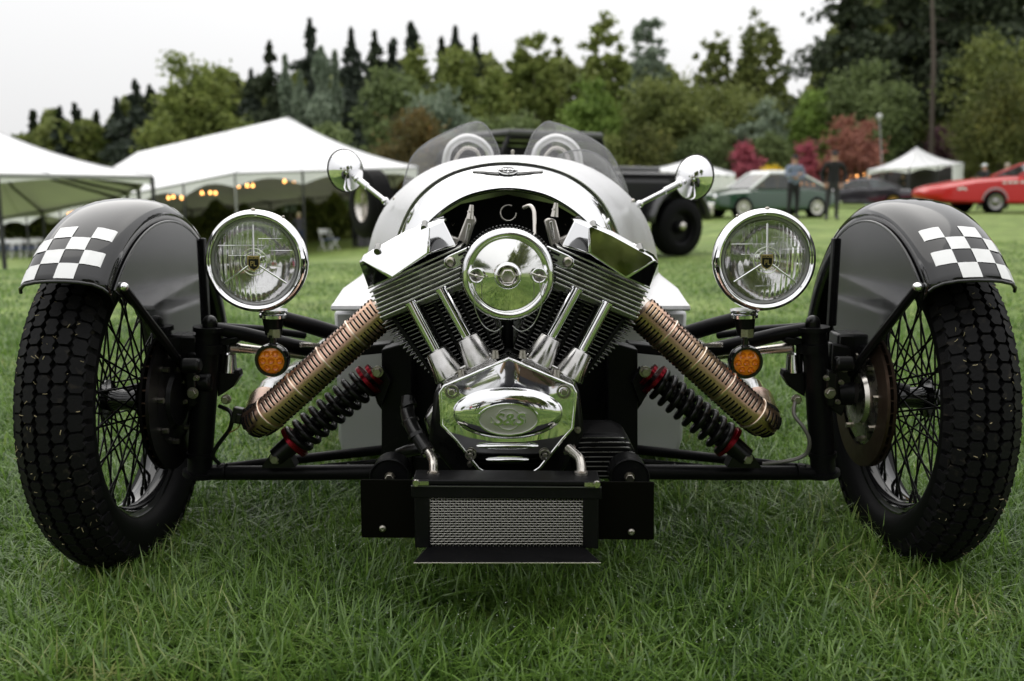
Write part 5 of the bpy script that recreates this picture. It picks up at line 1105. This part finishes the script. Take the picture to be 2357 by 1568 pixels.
# ================================================================== PARKED VEHICLES
paint_g = mat('green paint', (.018, .062, .030), .15, coat=1, rnoise=(3, .1, .2)); paint_w = mat('white roof paint', (.72, .74, .72), .15, coat=1); paint_r = mat('red paint', (.50, .012, .010), .3, coat=.35, spec=.3)
paint_p = mat('dark purple paint', (.022, .018, .028), .12, coat=1); glass_c = mat('car glass', (.05, .06, .06), .03, trans=0, alpha=.45, coat=1); hub_w = mat('cream wheel', (.62, .60, .55), .3, .3)
def vehicle(name, label, cat, loc, rz, secs, paint, cabin, cabpaint, wheels, tr, tw, hub, glass_from=.30, seg_w=None):
    root = thing(name, label, cat, loc, rz); b = MB(); rows = []
    for (x, hw, z0, z1, rnd) in secs:      # rounded section
        rows.append([Vector((x, y*hw, z)) for y, z in [(-.80, z0), (-1, z0+.08), (-1.0, z0+(z1-z0)*.55), (-.97, z1-rnd), (-.82, z1-.015), (-.4, z1), (0, z1+.01), (.4, z1), (.82, z1-.015), (.97, z1-rnd), (1.0, z0+(z1-z0)*.55), (1, z0+.08), (.80, z0)]])
    b.loft(rows, closed=True); b.f.append(tuple(range(13))); b.f.append(tuple(range((len(rows)-1)*13, len(rows)*13)))
    body = b.build('body', paint, root, 40, local=True)
    if cabin:    # base x0,x1, roof x0,x1, z base, z roof, half widths
        x0, x1, r0, r1, zb, zr, hb, hr = cabin
        base = [Vector((x0, -hb*.9, zb)), Vector((x1, -hb, zb)), Vector((x1, hb, zb)), Vector((x0, hb*.9, zb))]; rf = [Vector((r0, -hr, zr)), Vector((r1, -hr, zr)), Vector((r1, hr, zr)), Vector((r0, hr, zr))]
        t = .10
        MB().loft([[v.lerp(w_, 1-t) for v, w_ in zip(base, rf)], rf, [Vector((v.x*.97+.03*(r0+r1)/2, v.y*.9, v.z+.05)) for v in rf]], closed=True).add([Vector((v.x*.97+.03*(r0+r1)/2, v.y*.9, v.z+.05)) for v in rf], [(0, 1, 2, 3)]).build('roof', cabpaint, root, 40, .02, local=True)
        for i in range(4):
            j = (i+1) % 4; ext = [base[i], base[j], base[j].lerp(rf[j], .9), base[i].lerp(rf[i], .9)]; c_ = sum(ext, Vector())/4
            MB().add([c_ + (v-c_)*.97 for v in ext], [(0, 1, 2, 3)]).build('window', glass_c, root, 0, solid=.01, local=True)
            MB().tube([base[i], base[i].lerp(rf[i], .95)], .035, 8).build('pillar', cabpaint, root, 60, local=True)
        for s in (-1, 1):
            m_ = (base[0].lerp(base[1], .55), rf[0].lerp(rf[1], .5)); MB().tube([Vector((m_[0].x, s*hb, zb)), Vector((m_[1].x, s*hr, zr))], .03, 8).build('pillar', cabpaint, root, 60, local=True)
            MB().box((x0*.5+x1*.5, s*.35, zb+.1), (.15, .45, .5)).build('seat', mat('seat leather', (.12, .06, .04), .6), root, 30, .05, local=True)
    for (x, y, z) in wheels:
        s = -1 if y < 0 else 1
        MB().rev([(0, tr*1.18), (s*.012, tr*1.18), (s*.012, 0)], (x, y - s*.03, z), 'Y', 36).build('wheel_arch', black_dull, root, 60, local=True)
        wh = MB().rev([(-tw/2, tr*.7), (-tw/2, tr*.92), (-tw*.35, tr), (tw*.35, tr), (tw/2, tr*.92), (tw/2, tr*.7)], (x, y - s*.02, z), 'Y', 36).build('wheel', rubber_plain, root, 60, local=True)
        MB().rev([(s*tw*.42, tr*.7), (s*tw*.52, tr*.66), (s*tw*.35, tr*.45), (s*tw*.42, tr*.28), (s*tw*.55, tr*.15), (s*tw*.56, 0)], (x, y - s*.02, z), 'Y', 36).build('rim', hub, wh, 60, local=True)
        for k in range(8): a = 2*pi*k/8; MB().ball((x + tr*.38*cos(a), y-s*.02+s*tw*.42, z + tr*.38*sin(a)), tr*.07, 6).build('rim_hole', black_dull, wh, 60, local=True)
    return root
g = gp(1757, 27.3)
gc = vehicle('classic_coupe', 'green classic coupe with a white roof and cream wheels parked behind the two men', 'car', g, R_(18),
    [(-2.05, .60, .42, .66, .06), (-1.98, .70, .30, .74, .07), (-1.5, .77, .22, .80, .08), (-.7, .79, .20, .84, .08), (.2, .79, .2, .86, .08), (1.0, .79, .2, .88, .08), (1.6, .76, .24, .82, .08), (2.0, .68, .34, .72, .06), (2.08, .6, .42, .64, .05)], paint_g,
    (-.95, 1.65, -.25, .70, .84, 1.32, .72, .56), paint_w, [(-1.25, -.74, .31), (1.2, -.74, .31), (-1.25, .74, .31), (1.2, .74, .31)], .31, .17, hub_w)
MB().tube([Vector((-2.12, -.7, .42)), Vector((-2.16, 0, .42)), Vector((-2.12, .7, .42))], .04, 8).build('bumper', chrome, gc, 60, local=True); MB().tube([Vector((2.1, -.7, .45)), Vector((2.14, 0, .45)), Vector((2.1, .7, .45))], .04, 8).build('bumper', chrome, gc, 60, local=True)
for y in (-.52, .52): MB().ball((-2.02, y, .60), .09, 14, (.5, 1, 1)).build('headlight', chrome, gc, 60, local=True)
MB().box((-1.2, 0, .845), (1.4, 1.0, .02)).build('bonnet_panel', paint_g, gc, 30, .01, local=True)
g = gp(2375, 33)
rc = vehicle('muscle_car', 'long red muscle car with pointed nose and white roundel at the right edge', 'car', (g[0], g[1], g[2]), R_(3),
    [(-3.95, .40, .50, .66, .05), (-3.8, .62, .42, .76, .06), (-3.5, .80, .34, .84, .08), (-3.2, .88, .30, .90, .08), (-2.5, .93, .28, 1.02, .08), (-1.7, .95, .26, 1.08, .08), (-.9, .96, .26, 1.14, .08), (.4, .96, .26, 1.16, .08), (1.5, .96, .28, 1.16, .08), (2.2, .9, .3, 1.08, .08)], paint_r,
    (-1.15, 1.9, -.2, .9, 1.14, 1.56, .84, .62), paint_r, [(-1.98, -.92, .345), (1.3, -.92, .345), (-1.98, .92, .345), (1.3, .92, .345)], .345, .24, mat('mag wheel', (.3, .29, .28), .3, .8))
rc.scale = (1.12, 1.12, 1.12)
MB().rev([(0, .30), (-.004, .30), (-.005, 0)], (-.32, -.965, .80), 'Y', 32).build('roundel', white_vinyl, rc, 0, local=True)
for (x, z, w_) in ((-3.1, .74, .10), (-3.0, .76, .12), (-2.9, .73, .06), (-1.72, .93, .11), (-1.55, .935, .12), (-1.37, .94, .16), (-1.15, .945, .13), (-.98, .945, .08)): MB().box((x, -.957 if x > -2 else -.90, z), (w_, .01, .06)).build('decal', white_vinyl, rc, 0, local=True)
MB().rev([(0, .40), (-.02, .42), (-.03, .38)], (-1.98, -.94, .36), 'Y', 36, a0=.1, a1=pi-.1).build('arch_trim', pole_m, rc, 60, local=True)
g = gp(1965, 40)
pc_ = vehicle('sports_car', 'low dark purple sports car parked behind the man in black', 'car', g, R_(-14),
    [(-2.1, .70, .3, .55, .05), (-1.9, .85, .2, .68, .07), (-1.2, .92, .16, .80, .08), (0, .93, .15, .86, .08), (1.2, .93, .16, .88, .08), (2.0, .85, .25, .80, .06)], paint_p,
    (-.95, 1.6, -.15, .75, .84, 1.2, .8, .56), paint_p, [(-1.3, -.88, .32), (1.3, -.88, .32), (-1.3, .88, .32), (1.3, .88, .32)], .32, .2, mat('gold wheel', (.35, .2, .06), .3, .8))
# black off roader: forward is +X here
j = thing('off_roader', 'black open off road vehicle with tail mounted spare wheel, close behind the three wheeler', 'car', (.64, 12.75, -.13), R_(33))
jp = mat('black jeep paint', (.005, .005, .006), .4, spec=.25); jg = mat('jeep bonnet', (.03, .03, .032), .2, coat=.6)
bj = MB(); bj.box((-.3, 0, .76), (3.4, 1.5, .58)); bj.box((1.3, 0, .86), (1.5, 1.25, .5)); bj.build('body', jp, j, 30, .04, local=True)
bh = MB(); bh.box((1.35, 0, 1.13), (1.5, 1.3, .05)); bh.box((1.15, 0, 1.19), (.8, .7, .10)); bh.build('bonnet', jg, j, 30, .03, local=True)
for s in (-1, 1):
    fw_ = MB(); rows = [[Vector((1.45 + .54*cos(a), y, .42 + .54*sin(a))) for y in (s*.62, s*.95)] for a in np.linspace(.15, pi-.1, 14)]; fw_.loft(rows).build('wheel_arch', jg, j, 60, solid=.03, local=True)
    for x in (-1.25, 1.45):
        wj = MB().rev([(-.13, .24), (-.14, .34), (-.10, .40), (.10, .40), (.14, .34), (.13, .24)], (x, s*.82, .40), 'Y', 40).build('wheel', rubber_plain, j, 50, local=True)
        MB().rev([(s*.10, .25), (s*.09, .22), (s*.03, .20), (s*.03, .09), (s*.1, .08), (s*.12, .05), (s*.12, 0)], (x, s*.82, .40), 'Y', 30).build('rim', black_satin, wj, 50, local=True); MB().ball((x, s*.95, .42), .06, 12, (1, .4, 1)).build('hub_cap', steel, wj, 60, local=True)
    MB().tube([Vector((.45, s*.62, 1.05)), Vector((.25, s*.6, 1.57)), Vector((-1.2, s*.6, 1.57)), Vector((-1.5, s*.65, 1.0))], .04, 8).build('roll_cage', black_satin, j, 60, local=True)
    MB().box((1.0, s*.645, .98), (.10, .02, .05)).build('side_marker', mat('orange marker', (.8, .16, .01), .3, emis=(1, .25, .02), estr=.4), j, 20, .005, local=True)
MB().box((-.48, 0, 1.62), (1.5, 1.3, .08)).build('roof_panel', mat('grey roof', (.06, .06, .062), .3), j, 30, .03, local=True)
MB().add([Vector((.47, -.6, 1.06)), Vector((.47, .6, 1.06)), Vector((.27, .58, 1.56)), Vector((.27, -.58, 1.56))], [(0, 1, 2, 3)]).build('windscreen', glass_c, j, 0, solid=.01, local=True)
MB().box((-1.0, 0, 1.25), (1.2, 1.2, .4)).build('seat_row', black_dull, j, 30, .08, local=True)
MB().box((2.2, 0, .62), (.1, 1.5, .16)).build('bumper', steel, j, 30, .03, local=True)
sw = MB().rev([(-.14, .22), (-.15, .34), (-.11, .41), (.11, .41), (.15, .34), (.14, .22)], (-2.72, .20, .74), 'X', 44); wsp = sw.build('spare_wheel', rubber_plain, j, 50, local=True)
MB().rev([(-.12, .22), (-.10, .20), (-.03, .18), (-.03, 0)], (-2.72, .20, .74), 'X', 30).build('rim', steel, wsp, 50, local=True)
tk = MB()
for k in range(48):
    a = 2*pi*k/48
    for x in (-.085, -.03, .03, .085): tk.box(Vector((-2.72+x, .20 + .412*cos(a+x*3), .74 + .412*sin(a+x*3))), (.045, .040, .014), Matrix.Rotation(a+x*3-pi/2, 3, 'X'))
tk.build('tread', rubber, wsp, 0, local=True); MB().box((-2.3, .15, .8), (.6, .3, .25)).build('spare_carrier', black_satin, j, 30, local=True)

# ================================================================== CHAIRS, LAMP POST
blue = mat('blue cover', (.06, .09, .24), .8)
def chair(loc, rz, label, grp, seatm=white_vinyl):
    r = thing('folding_chair', label, 'chair', loc, rz, grp)
    MB().box((0, 0, .45), (.40, .40, .04)).build('seat', blue, r, 30, .01, local=True); MB().box((0, .20, .78), (.40, .025, .22), Matrix.Rotation(-.15, 3, 'X')).build('backrest', white_vinyl, r, 30, .01, local=True)
    for x in (-.2, .2):
        MB().tube([Vector((x, -.20, 0)), Vector((x, .05, .45)), Vector((x, .22, .88))], .02, 6).build('leg', white_vinyl, r, 60, local=True); MB().tube([Vector((x, .24, 0)), Vector((x, -.15, .47))], .02, 6).build('leg', white_vinyl, r, 60, local=True)
    return r
ch0 = None
for k, px in enumerate([-34, -15, 4, 22, 40, 58, 76, 94]):
    g = gp(px, 44 + (k % 2)*.5); c = chair(g, .3*(k % 3), 'white folding chair in the row left of the chequered wing', 'white folding chairs in a row by the left tent') if ch0 is None else copy_tree(ch0)
    c.location = g; c.rotation_euler = (0, 0, .3*(k % 3)); ch0 = ch0 or c; c['label'] = ('first', 'second', 'third', 'fourth', 'fifth', 'sixth', 'seventh', 'eighth')[k] + ' white folding chair from the left in the front row by the left tent'
for k, (px, d) in enumerate([(-25, 46.5), (12, 46.5), (48, 46.5), (84, 46.5)]): c = copy_tree(ch0); c.location = gp(px, d); c.rotation_euler = (0, 0, pi+.2*k); c['label'] = ('first', 'second', 'third', 'fourth')[k] + ' white folding chair from the left in the row behind'
for k, (px, lb) in enumerate([(752, 'white folding chair right beside the person in blue trousers'), (772, 'white folding chair between the two people at the lawn edge')]): c = copy_tree(ch0); g = gp(px, 38.5); c.location = g; c.rotation_euler = (0, 0, .8+k); tag(c, lb, 'chair', 'white folding chairs beside the people')
lp = thing('lamp_post', 'slim post with a white globe lamp in front of the dark firs', 'street lamp', gp(2024, 48)); a = P(2024, 268, 48); MB().tube([Vector(gp(2024, 48)), a], .035, 8).build('post', pole_m, lp, 60); MB().ball(a, .15, 14).build('globe', mat('globe', (.5, .5, .5), .3), lp, 60)
bx = thing('planter', 'dark square planter beside the bending person', 'planter', gp(850, 39)); MB().box(Vector(gp(850, 39)) + Vector((0, 0, .4)), (.8, .8, .85)).build('box', mat('planter grey', (.07, .065, .08), .7), bx, 30, .03); V, Fq = leaf_quads(np.array(gp(850, 39)) + np.array([0, 0, .95]) + np.random.default_rng(5).normal(size=(300, 3))*.2, np.full(300, .12), np.random.default_rng(6)); soup('foliage', V, Fq, LM['green'], bx)
sg = thing('sign_board', 'pale blue and white upright sign at the left post of the small canopy', 'sign', gp(2008, 44)); a = P(2008, 415, 44); MB().box((a.x, 44, (a.z+ground_z(a.x, 44))/2), (.6, .06, a.z-ground_z(a.x, 44))).build('board', mat('sign face', (.5, .62, .72), .5), sg, 20)

# ================================================================== BEHIND THE CAMERA (seen only in the chrome)
for (x, y, zt, W_, kd, lm_, lb) in [(7, -15, 15, 9, 'd', 'dark', 'large dark tree behind the camera to the right'), (15, -10, 14, 9, 'd', 'green', 'large green tree far right behind the camera'), (1.5, -22, 13, 8, 'c', 'firb', 'dark fir straight behind the camera'),
        (2.6, -12, 10, 6, 'd', 'dark', 'dense dark tree close behind the camera'), (-9, -26, 9, 9, 'd', 'dark', 'medium tree behind the camera to the left'), (-20, -20, 9, 9, 'd', 'green', 'round tree far left behind the camera')]:
    T(kd, x*10, 0, 0, y, lm_, lb, n=6000, leaf=.42, world=(x, y, zt, W_), nb=60)
tent('marquee_tent', 'beige marquee behind the camera, mirrored in the chrome cover', [Vector((-9, -17, 2.6)), Vector((-2, -17, 2.6)), Vector((-2, -12, 2.6)), Vector((-9, -12, 2.6))], [(0, 1, 4), (1, 2, 4), (2, 3, 4), (3, 0, 4)], [Vector((-5.5, -14.5, 3.9))], rafters=False)
person('spectator in a dark coat behind the camera to the right', (1.6, -3.2, 0), -.3, 1.78, (.02, .02, .03), (.03, .03, .05))
person('spectator in a pink jacket behind the camera to the left', (-3.2, -5.5, 0), .3, 1.66, (.6, .12, .2), (.02, .02, .03), hair=(.2, .12, .06))
person('spectator in a brown coat behind the camera', (.75, -2.6, 0), -.1, 1.8, (.06, .035, .02), (.02, .02, .03), cap=(.02, .02, .02))
person('spectator in a grey shirt standing left behind the camera', (-1.1, -2.4, 0), .2, 1.75, (.10, .10, .11), (.015, .015, .02))
